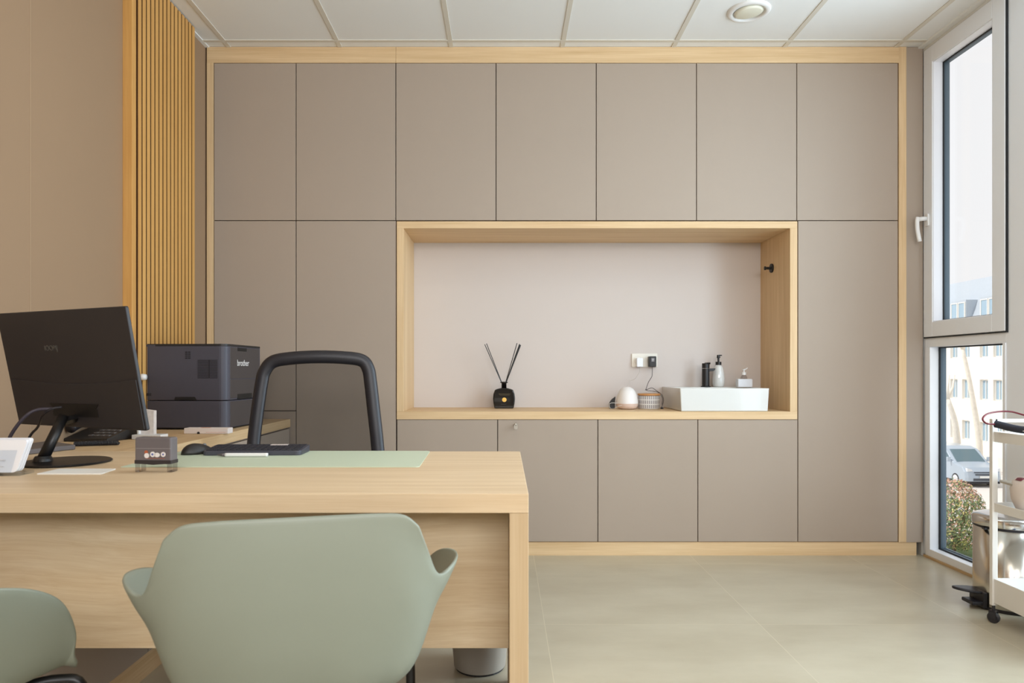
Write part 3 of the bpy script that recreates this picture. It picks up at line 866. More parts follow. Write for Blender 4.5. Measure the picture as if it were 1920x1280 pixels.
# white pen cup with card, box and sheet near the printer
pc = thing('card_stand', 'white stand with patterned cards beside the printer', 'card holder', (-1.412, 2.73, ZD+E), R(0))
g = NB(); hexa(g, [(-0.05, -0.03, 0), (0.065, -0.03, 0), (0.065, 0.03, 0), (-0.05, 0.03, 0), (-0.05, -0.03, 0.018), (0.065, -0.03, 0.018), (0.065, 0.03, 0.018), (-0.05, 0.03, 0.018)])
obj('foot', g, WHITE, pc, bevel=0.002)
g = NB(); hexa(g, [(-0.035, 0.0, 0.018), (0.022, 0.0, 0.018), (0.022, 0.022, 0.018), (-0.035, 0.022, 0.018), (-0.05, 0.02, 0.118), (0.012, 0.02, 0.110), (0.012, 0.042, 0.110), (-0.05, 0.042, 0.118)])
obj('cup', g, mat('patterned_card', (226, 216, 210), 0.6, vary=0.25, vscale=60), pc, label='patterned white and pink cards')
g = NB(); tube(g, [(-0.032, -0.008, 0.019), (-0.043, -0.004, 0.147)], 0.007, 12)
tag(obj('glue_stick', g, WHITE, None, loc=(-1.412, 2.73, ZD+E)), 'white stick leaning in the card stand beside the printer', 'pen')
g = NB(); box(g, -0.105, 0.085, -0.022, 0.030, 0.0, 0.024)
wb = thing('flat_box', 'small flat white box with a dark notch in front of the printer', 'box', (-1.265, 2.965, ZD+E), R(-1))
obj('carton', g, mat('cream_carton', (234, 222, 216), 0.6), wb, bevel=0.002)
g = NB(); lathe(g, [(0.006, 0), (0.006, 0.0012)], (-0.042, -0.0232, 0.003), 14, axis='y')
obj('notch', g, BLACK, wb)
g = NB(); box(g, -0.010, 0.075, -0.0225, -0.0218, 0.006, 0.007); box(g, -0.04, 0.0, -0.01, 0.01, 0.024, 0.0246)
obj('print', g, mat('orange_print', (214, 150, 120), 0.6), wb)
# white plug behind the printer on the slats
g = NB(); lathe(g, [(0.0, 0), (0.014, 0), (0.015, 0.010), (0.012, 0.024), (0.0, 0.025)], (0, 0, 0), 20, axis='x')
pk = obj('wall_plug', g, WHITE, None, smooth=True, loc=(XL+0.041, 3.105, 1.012)); tag(pk, 'small white plug on the slatted panel beside the printer', 'plug')

# waste bin under the desk ---------------------------------------------------
wbk = thing('waste_bin', 'pale grey round waste bin on the floor under the desk', 'waste bin', (-0.085, 2.42, 0.0005))
g = NB(); lathe(g, [(0.0, 0.006), (0.086, 0.006), (0.090, 0.010), (0.118, 0.30), (0.122, 0.302), (0.122, 0.306), (0.114, 0.304), (0.085, 0.012), (0.0, 0.012)], n=56)
obj('body', g, FLOORP, wbk, smooth=True)
g = NB(); lathe(g, [(0.084, 0.0), (0.084, 0.007)], n=40)
obj('foot_ring', g, BLACK, wbk)

# ------------------------------------------------------------------ niche things
SH = ZS+0.0006
# reed diffuser
rd = thing('reed_diffuser', 'square black glass reed diffuser bottle with black sticks on the oak shelf', 'reed diffuser', (0.0, 4.20, SH))
g = NB()
prof = [(-.058, 0), (.058, 0), (.064, .03), (.067, .058), (.064, .088), (.056, .112), (.042, .118), (.018, .124), (-.018, .124), (-.042, .118), (-.056, .112), (-.064, .088), (-.067, .058), (-.064, .03)]
prism(g, prof, 'y', -0.030, 0.030)
obj('bottle', g, mat('black_glass', (8, 8, 9), 0.12, coat=0.5), rd, bevel=0.006, seg=3)
g = NB(); lathe(g, [(0.0155, 0.120), (0.0155, 0.152), (0.024, 0.156), (0.024, 0.160), (0.012, 0.162)], n=28)
obj('neck', g, mat('black_cap', (14, 12, 13), 0.25), rd, smooth=True)
g = NB(); disc(g, 0.002, 0.053, 0.0135, -0.0325, -0.030, n=32)
obj('gold_seal', g, GOLD, rd)
g = NB(); box(g, -0.032, 0.038, -0.0306, -0.030, 0.0865, 0.0885); box(g, -0.026, 0.034, -0.0306, -0.030, 0.080, 0.0812)
obj('label_lines', g, DIMTXT2, rd)
g = NB(); box(g, -0.018, 0.014, -0.0306, -0.030, 0.026, 0.0275)
obj('label_print', g, DIMTXT, rd)
for (dx, dy, h) in ((-0.118, 0.0, 0.390), (-0.107, 0.012, 0.395), (0.080, 0.02, 0.398), (0.098, -0.010, 0.388), (0.102, 0.0, 0.385), (0.095, 0.008, 0.392), (0.100, 0.006, 0.380)):
    g = NB(); tube(g, [(0.0+dx*0.03, dy*0.2, 0.130), (dx, dy, h)], 0.0023, 8)
    obj('reed', g, BLACKM, rd)
# humidifier
hu = thing('humidifier', 'white egg-shaped humidifier with a pale pink base on the shelf', 'humidifier', (0.735, 4.11, SH))
g = NB(); lathe(g, [(0.0, 0.001), (0.045, 0.001), (0.056, 0.006), (0.0635, 0.020), (0.0655, 0.034)], n=48, close=False)
obj('base', g, PINK, hu, smooth=True)
g = NB(); lathe(g, [(0.0655, 0.0342), (0.0645, 0.05), (0.059, 0.078), (0.049, 0.104), (0.036, 0.122), (0.018, 0.132), (0.006, 0.133), (0.0, 0.130)], n=48, close=False)
obj('cover', g, MILK, hu, smooth=True)
# black curved piece behind it
g = NB(); bm = g
pts = catmull([Vector((0.0, 0, 0.0)), Vector((-0.004, 0, 0.025)), Vector((0.008, 0, 0.052)), Vector((0.034, 0, 0.074))], 5)
prism(bm, [(p.x, p.z) for p in pts] + [(0.030, 0.045), (0.030, 0.0)], 'y', -0.012, 0.012)
bp_ = obj('adapter_plug', bm, BLACKM, None, bevel=0.003, loc=(0.636, 4.14, SH)); tag(bp_, 'curved black plug piece lying left of the egg-shaped humidifier', 'adapter')
cable('white_cable', 'thin white cable looped round the black piece left of the humidifier', [P(1163, 757, 4.08), P(1150, 755, 4.09), P(1143, 757, 4.10), P(1144, 764.5, 4.12), P(1150, 766, 4.085), P(1158, 762, 4.06), P(1166, 760, 4.05)], 0.0014, WHITE, group='white cables')
# jar with cage pattern
jr = thing('patterned_jar', 'round white jar with a grey grid pattern and wooden rim beside the basin', 'jar', (0.872, 4.14, SH))
def jar_mat():
    m = bpy.data.materials.new('grid_print'); m.use_nodes = True
    nt = m.node_tree; b = nt.nodes['Principled BSDF']; L = nt.links.new
    tc = nt.nodes.new('ShaderNodeTexCoord'); s_ = nt.nodes.new('ShaderNodeSeparateXYZ'); L(tc.outputs['Object'], s_.inputs[0])
    def mth(op, a, b_=0.0):
        k = nt.nodes.new('ShaderNodeMath'); k.operation = op
        for i, v in enumerate((a, b_)):
            if isinstance(v, (int, float)): k.inputs[i].default_value = v
            else: L(v, k.inputs[i])
        return k.outputs[0]
    at = mth('ARCTAN2', s_.outputs[1], s_.outputs[0])
    a = mth('FRACT', mth('MULTIPLY', mth('ADD', at, 10.0), 5.4))
    z = mth('FRACT', mth('MULTIPLY', s_.outputs[2], 38.0))
    g_ = mth('MAXIMUM', mth('LESS_THAN', a, 0.38), mth('LESS_THAN', z, 0.22))
    mx = nt.nodes.new('ShaderNodeMix'); mx.data_type = 'RGBA'
    mx.inputs[6].default_value = (*lin((158, 154, 156)), 1); mx.inputs[7].default_value = (*lin((232, 230, 228)), 1)
    L(g_, mx.inputs[0]); L(mx.outputs[2], b.inputs['Base Color']); b.inputs['Roughness'].default_value = 0.4
    return m
g = NB(); lathe(g, [(0.0, 0.0), (0.060, 0.0), (0.0635, 0.004), (0.0635, 0.078), (0.060, 0.080), (0.058, 0.006), (0.0, 0.006)], n=56)
obj('body', g, jar_mat(), jr, smooth=False)
g = NB(); lathe(g, [(0.058, 0.081), (0.066, 0.081), (0.067, 0.084), (0.067, 0.091), (0.058, 0.092), (0.0, 0.092)], n=56, close=False)
obj('wooden_lid', g, wood('lid_wood', 0, (214, 160, 104), (186, 128, 76)), jr)
# socket on the back panel
sk = thing('double_socket', 'white double wall socket on the cream niche panel', 'socket', (xx(1208)*4.31/3.87, YW-0.0005, 1.04+0.066))
g = NB(); prism(g, rrect(-0.080, 0.080, -0.042, 0.042, 0.004), 'y', -0.008, 0.0)
obj('cover_plate', g, mat('socket_cream', (236, 230, 218), 0.4), sk, bevel=0.0015)
for sx in (-0.040, 0.040):
    g = NB(); lathe(g, [(0.0, -0.004), (0.022, -0.004), (0.024, -0.0095), (0.026, -0.0095), (0.0265, -0.007)], (sx, 0, 0), 32, axis='y', close=False)
    obj('socket_well', g, mat('socket_well', (222, 216, 206), 0.4), sk)
sx0 = sk.location.x; sz0 = sk.location.z
wp = thing('white_charger', 'white plug-in charger in the left socket', 'charger', (sx0-0.036, YW-0.010, sz0-0.008))
g = NB(); prism(g, rrect(-0.019, 0.019, -0.034, 0.022, 0.006), 'y', -0.036, 0.0)
obj('body', g, mat('white_charger', (240, 242, 248), 0.35), wp, bevel=0.004, seg=3)
ba = thing('black_adapter', 'black power adapter in the right socket', 'adapter', (sx0+0.042, YW-0.010, sz0-0.006))
g = NB(); prism(g, rrect(-0.022, 0.022, -0.036, 0.030, 0.005), 'y', -0.045, 0.0)
obj('body', g, BLACKM, ba, bevel=0.003)
g = NB(); box(g, -0.010, 0.011, -0.0458, -0.0448, -0.004, 0.021)
obj('rating_label', g, mat('label_grey', (92, 90, 94), 0.5), ba)
g = NB()
for i in range(3): box(g, -0.007, 0.006+0.001*i, -0.0463, -0.0457, 0.001+i*0.006, 0.003+i*0.006)
obj('label_print', g, LOGOW, ba)
cable('white_cable', 'thin white cable falling from the white charger behind the humidifier', [P(1200, 687, 4.25), P(1199, 697, 4.26), P(1192, 708, 4.27), P(1186, 712, 4.28), P(1181, 712, 4.28), P(1180, 719, 4.26), P(1178, 726, 4.22), P(1186, 742, 4.23), P(1190, 762, 4.21)], 0.0013, mat('cable_white', (205, 198, 190), 0.5), group='white cables')
cable('black_cable', 'thin black adapter cable hanging down to the patterned jar and looping beside it', [P(1223, 688, 4.26), P(1223, 698, 4.27), P(1222, 706, 4.27), P(1216, 716, 4.26), P(1212, 727, 4.20), P(1211, 731, 4.15), P(1222, 727, 4.15), P(1232, 733, 4.16), P(1241, 740, 4.17), P(1244, 750, 4.17), P(1242, 759, 4.16), P(1240, 764, 4.13)], 0.0016, mat('cable_black', (40, 26, 24), 0.5), group='black cables')
cable('black_cable', 'second loop of black cable tied above the jar and falling at its right side', [P(1211, 729, 4.15), P(1214, 732, 4.14), P(1224, 733, 4.14), P(1234, 735.5, 4.14), P(1241, 744, 4.15), P(1242, 751, 4.15), P(1241, 758, 4.13)], 0.0015, mat('cable_black_b', (40, 26, 24), 0.5), group='black cables')
g = NB(); box(g, -0.006, 0.008, -0.008, 0.008, 0, 0.010)
tag(obj('cable_connector', g, BLACK, None, loc=(0.945, 4.12, SH), bevel=0.001), 'small black cable connector lying right of the patterned jar', 'connector')
# basin
bs = thing('washbasin', 'white rectangular ceramic washbasin standing on the oak shelf', 'washbasin', (0.991, 3.872, SH))
BW, BD, BH = 0.502, 0.436, 0.1295
def taper(x0, x1, y0, y1, z0, z1, ins):
    return [(x0+ins, y0+ins*0.3, z0), (x1-ins, y0+ins*0.3, z0), (x1-ins, y1, z0), (x0+ins, y1, z0), (x0, y0, z1), (x1, y0, z1), (x1, y1, z1), (x0, y1, z1)]
g = NB()
O = taper(0, BW, 0, BD, 0, BH, 0.007)
vo = [g.verts.new(p) for p in O]
T = 0.014; DK = 0.13
I = [(T, T, BH), (BW-T, T, BH), (BW-T, BD-DK, BH), (T, BD-DK, BH), (T+.03, T+.03, BH-0.10), (BW-T-.03, T+.03, BH-0.10), (BW-T-.03, BD-DK-.03, BH-0.10), (T+.03, BD-DK-.03, BH-0.10)]
vi = [g.verts.new(p) for p in I]
g.faces.new([vo[i] for i in (0, 3, 2, 1)])
for a, b_ in ((0, 1), (1, 2), (2, 3), (3, 0)):
    g.faces.new([vo[a], vo[b_], vo[b_+4], vo[a+4]])
    g.faces.new([vo[a+4], vo[b_+4], vi[b_], vi[a]])
    g.faces.new([vi[a], vi[b_], vi[b_+4], vi[a+4]])
g.faces.new([vi[i] for i in (4, 5, 6, 7)])
obj('bowl', g, CERAM, bs, bevel=0.005, seg=3)
g = NB(); lathe(g, [(0.0, 0.0), (0.022, 0.0), (0.024, 0.003), (0.0, 0.005)], (BW/2, (BD-DK)/2, BH-0.10), 24)
obj('drain', g, CHROME, bs, smooth=True)
ZR = SH+BH
ft = thing('basin_tap', 'matt black tap on the rear rim of the washbasin', 'tap', (1.233, 4.205, ZR+0.0003))
g = NB(); lathe(g, [(0.0, 0), (0.030, 0), (0.030, 0.004), (0.0225, 0.006), (0.0225, 0.112), (0.0, 0.112)], n=36)
obj('column', g, BLACKM, ft)
g = NB(); lathe(g, [(0.0, 0.114), (0.0225, 0.114), (0.0225, 0.144), (0.0, 0.146)], n=36); hexa(g, [(-0.004, -0.022, 0.138), (0.022, -0.022, 0.138), (0.022, 0.022, 0.138), (-0.004, 0.022, 0.138), (0.0, -0.03, 0.149), (0.020, -0.03, 0.149), (0.020, 0.022, 0.149), (0.0, 0.022, 0.149)])
obj('lever', g, BLACKM, ft, bevel=0.001)
g = NB(); prism(g, [(0.0, 0.094), (0.043, 0.097), (0.053, 0.104), (0.056, 0.114), (0.0, 0.112)], 'y', -0.015, 0.015)
obj('spout', g, BLACKM, ft, bevel=0.002)
sd = thing('soap_dispenser', 'white ceramic soap dispenser with a black pump beside the tap', 'soap dispenser', (1.320, 4.235, ZR+0.0003))
g = NB(); lathe(g, [(0.0, 0), (0.028, 0), (0.033, 0.006), (0.036, 0.022), (0.0365, 0.05), (0.033, 0.085), (0.026, 0.118), (0.017, 0.134), (0.0, 0.134)], n=44)
obj('bottle', g, CERAM, sd, smooth=True)
g = NB(); lathe(g, [(0.0175, 0.134), (0.0175, 0.154), (0.006, 0.155), (0.006, 0.176), (0.011, 0.178), (0.009, 0.196), (0.0, 0.197)], n=28); box(g, 0.0, 0.020, -0.006, 0.006, 0.190, 0.197)
obj('pump', g, BLACKM, sd, bevel=0.0006)
gp = thing('pump_bottle', 'clear pump bottle with a pale label at the right end of the washbasin', 'pump bottle', (1.440, 4.13, ZR+0.0003))
g = NB(); prism(g, rrect(-0.044, 0.044, -0.022, 0.022, 0.008), 'z', 0.0, 0.050)
obj('bottle_body', g, mat('translucent_body', (214, 214, 216), 0.25), gp, bevel=0.003)
g = NB(); box(g, -0.041, 0.043, -0.0228, -0.0222, 0.004, 0.046)
obj('label_sticker', g, mat('pale_label', (224, 224, 228), 0.4, vary=0.05, vscale=60), gp)
g = NB(); lathe(g, [(0.020, 0.050), (0.018, 0.062), (0.012, 0.070), (0.012, 0.074)], n=24)
obj('shoulder', g, CLEAR, gp, smooth=True)
g = NB(); lathe(g, [(0.013, 0.074), (0.013, 0.090), (0.004, 0.091), (0.004, 0.102), (0.009, 0.103), (0.009, 0.108)], n=24); tube(g, [(0.0, 0, 0.106), (0.012, 0, 0.108), (0.022, 0, 0.116)], 0.003, 8)
obj('pump', g, WHITE, gp)
# hook
hk = thing('robe_hook', 'small black hook on the right oak side of the niche', 'hook', (xx(1481)-0.0005, 4.125, 1.655))
g = NB(); lathe(g, [(0.0, 0), (0.027, 0), (0.027, -0.008), (0.0, -0.009)], n=32, axis='x')
obj('rosette', g, BLACKM, hk)
g = NB(); lathe(g, [(0.008, -0.008), (0.008, -0.038), (0.0115, -0.040), (0.0115, -0.046), (0.0, -0.047)], n=24, axis='x')
obj('peg', g, BLACKM, hk)

# ------------------------------------------------------------------ pedal bin and trolley
pb = thing('pedal_bin', 'shiny steel pedal bin standing under the window beside the trolley', 'pedal bin', (2.225, 3.04, 0.0005))
g = NB(); lathe(g, [(0.0, 0.012), (0.128, 0.012), (0.1285, 0.014), (0.1285, 0.352), (0.0, 0.353)], n=72)
obj('body', g, CHROMED, pb, smooth=False)
for p in pb.children[0].data.polygons: p.use_smooth = abs(p.normal.z) < 0.5
g = NB(); lathe(g, [(0.0, 0.361), (0.131, 0.361), (0.133, 0.365), (0.133, 0.393), (0.128, 0.401), (0.10, 0.410), (0.05, 0.417), (0.0, 0.418)], n=72)
obj('lid', g, CHROME, pb, smooth=True)
g = NB(); lathe(g, [(0.130, 0.0), (0.130, 0.013)], n=72); obj('base_ring', g, BLACK, pb)
g = NB(); lathe(g, [(0.129, 0.353), (0.130, 0.361)], n=72)
box(g, -0.1315, -0.120, -0.045, -0.025, 0.348, 0.356)
obj('lid_seal', g, BLACK, pb)
g = NB()
pts = catmull([(-0.110, 0.045, 0.062), (-0.15, 0.05, 0.066), (-0.215, 0.04, 0.070), (-0.225, 0.02, 0.070), (-0.20, -0.01, 0.068), (-0.15, -0.035, 0.064), (-0.11, -0.03, 0.062)], 5)
v0 = [g.verts.new(p) for p in pts]; v1 = [g.verts.new(p+Vector((0, 0, 0.012))) for p in pts]
nn = len(pts); g.faces.new(v0[::-1]); g.faces.new(v1)
for k in range(nn): g.faces.new([v0[k], v0[(k+1) % nn], v1[(k+1) % nn], v1[k]])
box(g, -0.140, -0.122, -0.050, 0.045, 0.004, 0.074)
box(g, -0.185, -0.12, -0.045, 0.03, 0.018, 0.034)
obj('pedal', g, BLACK, pb, bevel=0.004)

TX, TYF = 2.021, 2.84     # far left post
TW, TL = 0.30, 0.46
tr = thing('service_trolley', 'white metal trolley with three trays on castors at the right edge', 'trolley', (TX, TYF-TL, 0.0))
Z0 = 0.082
for (x, y) in ((0, TL), (0, 0), (TW, TL), (TW, 0)):
    g = NB(); box(g, x-0.0115, x+0.0115, y-0.009, y+0.009, Z0-0.008, 0.842)
    obj('post', g, TROL, tr, bevel=0.002)
    g = NB(); lathe(g, [(0.0, -0.010), (0.018, -0.010), (0.0225, -0.006), (0.0225, 0.006), (0.018, 0.010), (0.0, 0.010)], (0, 0, 0.0227), 24, axis='x')
    box(g, -0.013, 0.013, -0.010, 0.014, 0.036, 0.052); tube(g, [(0, 0, 0.045), (0, 0, 0.075)], 0.006, 10); box(g, -0.0145, -0.0105, -0.012, 0.012, 0.018, 0.048); box(g, 0.0105, 0.0145, -0.012, 0.012, 0.018, 0.048)
    obj('castor', g, BLACK, tr, loc=(x, y, 0.0), rot=(0, 0, R(35)))
def tray(z0, z1):
    g = NB(); t_ = 0.0025; a = 0.0
    box(g, a, TW, 0.0, TL, z0, z0+t_)
    box(g, a-0.004, a, 0, TL, z0, z1); box(g, TW, TW+0.004, 0, TL, z0, z1)
    box(g, 0, TW, -0.004, 0, z0, z1); box(g, 0, TW, TL, TL+0.004, z0, z1)
    obj('tray', g, TROL, tr, bevel=0.001)
tray(0.085, 0.184); tray(0.461, 0.497); tray(0.748, 0.790)
for yh in (TL, 0.0):
    g = NB(); box(g, 0, TW, yh-0.009, yh+0.009, 0.828, 0.842)
    obj('handle_bar', g, TROL, tr, bevel=0.002)
# red tube ring with foam grip on the top tray (a stethoscope-like hose)
rg = thing('resistance_tube', 'dark red rubber tube loop with a charcoal foam grip hanging over the trolley top', 'exercise band', (0, 0, 0))
g = NB()
tube(g, catmull([(2.000, 2.792, .823), P(1850, 793.5, 2.78), P(1842.5, 785, 2.80), P(1851, 776, 2.83), P(1872, 771.5, 2.84), P(1895, 771.5, 2.83), P(1920, 778, 2.80), P(1960, 790, 2.74), P(1975, 800, 2.66), P(1955, 806, 2.60), (2.085, 2.56, .808), (2.060, 2.59, .808)], 8), 0.0036, 10)
obj('tube', g, RED, rg, smooth=True)
g = NB(); tube(g, catmull([(1.997, 2.797, .824), (2.003, 2.785, .822), (2.022, 2.72, .811), (2.045, 2.65, .808), (2.062, 2.59, .808)], 5), 0.0145, 14, radii=None)
obj('foam_grip', g, FOAM, rg, smooth=True)
g = NB(); tube(g, [(2.023, 2.680, .806), (2.030, 2.655, .808)], 0.003, 8)
obj('grip_mark', g, LOGOW, rg)
# round white vessel on the middle tray
vs_ = thing('round_vessel', 'rounded white container with a dark red spout piece on the middle trolley tray', 'container', (TX+0.095, 2.742, 0.464))
g = NB(); lathe(g, [(0.0, 0.0), (0.040, 0.0), (0.062, 0.02), (0.078, 0.06), (0.082, 0.10), (0.076, 0.13), (0.06, 0.145), (0.0, 0.150)], n=44)
obj('body', g, mat('beige_white', (214, 200, 190), 0.5), vs_, smooth=True)
g = NB(); prism(g, [(-0.070, 0.139), (-0.060, 0.149), (-0.045, 0.150), (-0.038, 0.142)], 'y', -0.015, 0.015)
obj('red_cap', g, RED, vs_, bevel=0.002)
g = NB(); hexa(g, [(-0.07, -0.015, 0.110), (-0.06, 0.015, 0.110), (-0.080, 0.085, 0.118), (-0.086, 0.070, 0.118), (-0.07, -0.015, 0.118), (-0.06, 0.015, 0.132), (-0.080, 0.085, 0.130), (-0.086, 0.070, 0.126)])
obj('metal_strip', g, SILVER, vs_, bevel=0.001)
# blue bottle on the lower tray (seen in the bin's reflection)
bb = thing('blue_bottle', 'blue bottle standing in the lowest trolley tray', 'bottle', (TX+0.09, 2.70, 0.089))
g = NB(); lathe(g, [(0.0, 0), (0.03, 0), (0.032, 0.01), (0.032, 0.13), (0.014, 0.16), (0.014, 0.18), (0.0, 0.18)], n=24)
obj('body', g, mat('blue_plastic', (40, 84, 130), 0.35), bb, smooth=True)
obj('cap', lathe(NB(), [(0.016, 0.18), (0.016, 0.20), (0.0, 0.20)], n=24), WHITE, bb)

# ------------------------------------------------------------------ outside
GZ = -4.9
FAC = mat('cream_facade', (244, 238, 228), 0.9, vary=0.03)
FACW = mat('pale_window_frame', (236, 234, 228), 0.7)
PANE = mat('pale_blue_pane', (160, 186, 204), 0.15)
SLATE = mat('slate_roof', (184, 194, 204), 0.7, vary=0.08, vscale=8)
ASPH = mat('pale_pavement', (216, 212, 206), 0.95, vary=0.03)
GRASS = mat('grass', (96, 124, 72), 0.95, vary=0.3, vscale=9)
struct(obj('street_ground', bx(5, 90, -10, 140, GZ-0.3, GZ), ASPH))
g = NB()
rr = random.Random(3)
for i in range(2600):
    x = rr.uniform(12.6, 16.0); y = rr.uniform(20.6, 23.4)
    if (x-14.52)**2+(y-22.3)**2 < 1.1: continue
    h = rr.uniform(.03, .06); a = rr.uniform(0, 6.3); w = 0.02
    p = [(x+w*math.cos(a), y+w*math.sin(a), GZ), (x-w*math.cos(a), y-w*math.sin(a), GZ), (x+rr.uniform(-.05, .05), y+rr.uniform(-.05, .05), GZ+h)]
    g.faces.new([g.verts.new(v) for v in p])
box(g, 12.5, 15.6, 20.5, 23.3, GZ, GZ+0.02)
tag(obj('lawn', g, GRASS), 'patch of green grass round the flowering bush outside', 'grass', kind='stuff')
# bush: many small leaves over a rounded crown
bu = thing('flowering_bush', 'rounded green bush with pinkish new leaves outside the window', 'bush', (14.52, 22.3, GZ+0.021))
g = NB(); rr = random.Random(5)
for i in range(9000):
    while True:
        v = Vector((rr.uniform(-1, 1), rr.uniform(-1, 1), rr.uniform(-1, 1)))
        if 0.45 < v.length < 1: break
    if rr.random() < 0.7: v.normalize(); v *= rr.uniform(.82, 1.04)
    c = Vector((v.x*0.95, v.y*0.9, 1.22+v.z*1.2))
    if c.z < 0.2: continue
    s = rr.uniform(.025, .055)
    n_ = (v+Vector((rr.uniform(-.8, .8), rr.uniform(-.8, .8), rr.uniform(-.5, .9)))).normalized()
    a = n_.orthogonal().normalized(); b_ = n_.cross(a)
    top = (c.z > 1.9 and rr.random() < 0.5) or rr.random() < 0.12
    f = g.faces.new([g.verts.new(c+a*s), g.verts.new(c+b_*s*.6), g.verts.new(c-a*s), g.verts.new(c-b_*s*.6)])
    f.material_index = 1 if top else (2 if rr.random() < 0.25 else 0)
obj('foliage', g, [mat('leaf_green', (112, 132, 88), 0.6, vary=0.2, vscale=5), mat('leaf_pink', (216, 172, 150), 0.6, vary=0.15, vscale=5), mat('leaf_yellow', (196, 190, 120), 0.6)], bu)
g = NB()
for a in range(6):
    an = a*1.05; tube(g, [(0.05*math.cos(an), 0.05*math.sin(an), 0), (0.3*math.cos(an), 0.3*math.sin(an), 0.9), (0.5*math.cos(an), 0.5*math.sin(an), 1.7)], 0.03, 6, radii=[.035, .025, .012])
obj('stems', g, mat('bark', (110, 86, 66), 0.9), bu)
# apartment building
bd = thing('apartment_building', 'pale apartment building with slate mansard roof across the street', 'building', (34.0, 50.0, GZ))
Y0, Y1 = -22, 30
EZ = 3.85-GZ
wins = []
for k in range(-6, 8):
    for off in (0.0, 1.35):
        d = 47.4+3.25*k+off-50.0
        for (za, zb) in ((2.0, 3.45), (-1.02, 0.42), (-4.0, -2.6)):
            wins.append((d, za-GZ, zb-GZ))
g = NB(); box(g, 0.25, 10, Y0, Y1, 0, EZ)
ws = 0.42
ys = sorted(set(round(w_[0], 3) for w_ in wins))
# wall skin with real openings
zr = sorted(set((w_[1], w_[2]) for w_ in wins))
edges = [Y0]+sum([[y-ws, y+ws] for y in ys], [])+[Y1]
for i in range(0, len(edges), 2):
    box(g, 0, 0.25, edges[i], edges[i+1], 0, EZ)
for y in ys:
    zc = 0
    for (a, b_) in zr:
        box(g, 0, 0.25, y-ws, y+ws, zc, a); zc = b_
    box(g, 0, 0.25, y-ws, y+ws, zc, EZ)
obj('facade', g, FAC, bd)
g = NB(); prism(g, [(-0.25, EZ), (0.2, EZ+0.15), (1.6, EZ+4.1), (10, EZ+4.6), (10, EZ)], 'y', Y0, Y1)
obj('roof', g, SLATE, bd)
nwin = 0
for (d, za, zb) in wins:
    if not (-8 < d < 8): continue
    g = NB(); seg_frame(g, d-ws+.01, d+ws-.01, za+.01, zb-.01, .06, .06, .06, .06, 0.14, 0.2); box(g, 0.14, 0.2, d-.025, d+.025, za+.05, zb-.05)
    wf = obj('window', g, FACW, bd)
    obj('pane', bx(0.2, 0.23, d-ws+.02, d+ws-.02, za+.02, zb-.02), PANE, wf)
for d in (51.7-50, 48.45-50, 45.2-50, 54.9-50):
    za, zb = 4.35-GZ, 6.15-GZ
    g = NB(); box(g, 0.15, 2.2, d-.85, d+.85, za-.1, zb+.15, 0)
    dm = obj('dormer', g, SLATE, bd)
    for s in (-.42, .42):
        g = NB(); seg_frame(g, d+s-.38, d+s+.38, za, zb, .07, .07, .07, .07, 0.08, 0.16)
        obj('dormer_frame', g, FACW, dm)
        obj('dormer_pane', bx(0.12, 0.17, d+s-.34, d+s+.34, za+.05, zb-.05), PANE, dm)
# trees: pollarded pale trunks
def tree(label, x, y, pts, r0):
    t = thing('street_tree', label, 'tree', (x, y, GZ), 0, 'pale bare street trees')
    g = NB(); tube(g, catmull(pts, 4), r0, 10, radii=[r0*(1-0.5*i/(4*(len(pts)-1))) for i in range(4*(len(pts)-1)+1)])
    obj('trunk', g, mat('pale_bark', (232, 226, 214), 0.9, vary=0.18, vscale=6), t, smooth=True)
    e = Vector(pts[-1]); 
    for k in range(3):
        a = k*2.1; g = NB(); tube(g, [e, e+Vector((0.3*math.cos(a), 0.3*math.sin(a), .7)), e+Vector((0.4*math.cos(a), 0.5*math.sin(a), 1.4))], .06, 8, radii=[.09, .06, .03])
        obj('branch', g, t.children[0].data.materials[0], t, smooth=True)
tree('pale bare tree trunk leaning left in front of the apartment facade', 27.9, 40.5, [(0.1, 0, 0), (0.05, 0, 2.0), (-0.25, 0, 3.9), (-0.55, 0, 5.6), (-0.9, 0, 7.2)], 0.19)
tree('short pale tree trunk at the left edge of the lower window pane', 26.0, 40.0, [(0.4, 0, 0), (0.35, 0, 1.6), (0.2, 0, 3.0), (-0.2, 0, 4.3)], 0.24)
# van
VAN = mat('silver_car_paint', (176, 190, 204), 0.3, metal=0.2, coat=0.5)
VGL = mat('car_glass', (92, 118, 128), 0.08)
vn = thing('parked_van', 'silver van parked facing the camera in the street outside', 'van', (24.45, 35.0, GZ))
g = NB()
prof = [(0.02, .30), (0.0, .50), (0.05, .78), (0.22, 1.00), (0.95, 1.16), (1.75, 1.78), (2.1, 1.92), (4.6, 1.95), (4.8, 1.8), (4.82, .35), (4.3, .28), (0.4, .26)]
nseg = 6; xs = [-.93, -.80, -.4, 0.4, .80, .93]
insets = [0.10, 0.02, 0.0, 0.0, 0.02, 0.10]
rows = []
for x, ins in zip(xs, insets):
    row = []
    for (y, z) in prof:
        f = 1.0
        if z > 1.2: f = 1-0.10*(z-1.2)/0.75
        row.append(g.verts.new((x*f, y+ins*(1.2 if y < 1 else 0), z - (ins*0.6 if z > 1.85 else 0))))
    rows.append(row)
for a, b_ in zip(rows[:-1], rows[1:]):
    for i in range(len(prof)):
        j = (i+1) % len(prof); g.faces.new([a[i], b_[i], b_[j], a[j]])
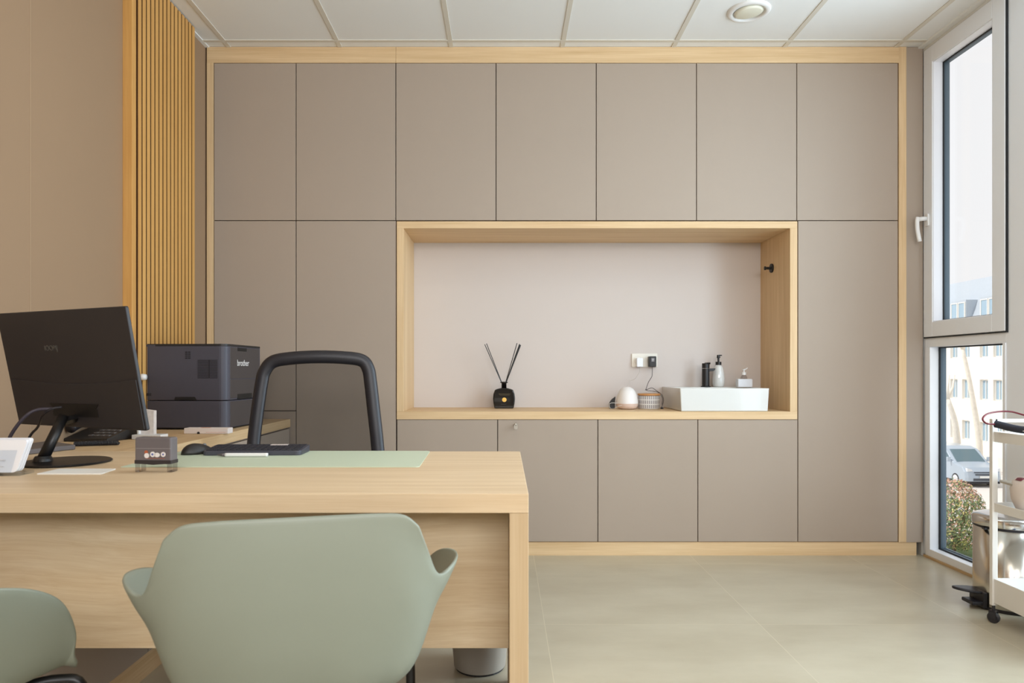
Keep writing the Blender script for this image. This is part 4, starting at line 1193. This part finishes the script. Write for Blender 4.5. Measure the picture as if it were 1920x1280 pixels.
g.faces.new(rows[0]); g.faces.new(rows[-1][::-1])
vb = obj('body', g, VAN, vn, bevel=0.03, seg=2)
g = NB(); hexa(g, [(-.74, 1.00, 1.205), (.74, 1.00, 1.205), (.74, 1.02, 1.19), (-.74, 1.02, 1.19), (-.66, 1.70, 1.775), (.66, 1.70, 1.775), (.66, 1.74, 1.76), (-.66, 1.74, 1.76)])
obj('windscreen', g, VGL, vn)
for sx in (-1, 1):
    g = NB(); prism(g, [(1.25, 1.25), (2.3, 1.25), (2.3, 1.70), (1.75, 1.70)], 'x', sx*.90, sx*.925)
    obj('side_window', g, VGL, vn)
    g = NB(); prism(g, [(sx*.55, .82), (sx*.84, .80), (sx*.84, .98), (sx*.62, .92)], 'y', 0.06, 0.20)
    obj('headlight', g, mat('headlight', (225, 230, 235), 0.15), vn)
    g = NB(); prism(g, rrect(sx*1.06-.09, sx*1.06+.09, 1.18, 1.42, .04), 'y', 1.15, 1.25)
    obj('wing_mirror', g, VAN, vn)
    for yw in (0.85, 3.95):
        g = NB(); lathe(g, [(0.0, -.10), (.24, -.10), (.33, -.08), (.335, 0), (.33, .08), (.0, .10)], (sx*.84, yw, .335), 28, axis='x')
        wh = obj('wheel', g, mat('tyre', (52, 54, 58), 0.8), vn)
        g = NB(); lathe(g, [(0.0, sx*.115), (.20, sx*.105), (.22, sx*.09)], (sx*.84, yw, .335), 24, axis='x', close=False)
        obj('wheel_trim', g, mat('wheel_trim', (215, 218, 222), 0.4), wh)
g = NB(); box(g, -.50, .50, -.005, .12, .74, .79); box(g, -.45, .45, -.015, .12, .62, .68); box(g, -.55, .55, -.015, .12, .34, .46)
obj('grille', g, mat('grille_dark', (58, 66, 78), 0.5), vn)
g = NB(); box(g, -.26, .26, -.035, -.016, .48, .59)
obj('number_plate', g, mat('plate_white', (240, 240, 236), 0.5), vn)
g = NB(); box(g, -.86, .86, .10, 4.6, .18, .30)
obj('underbody', g, mat('van_underbody', (34, 38, 46), 0.8), vn)
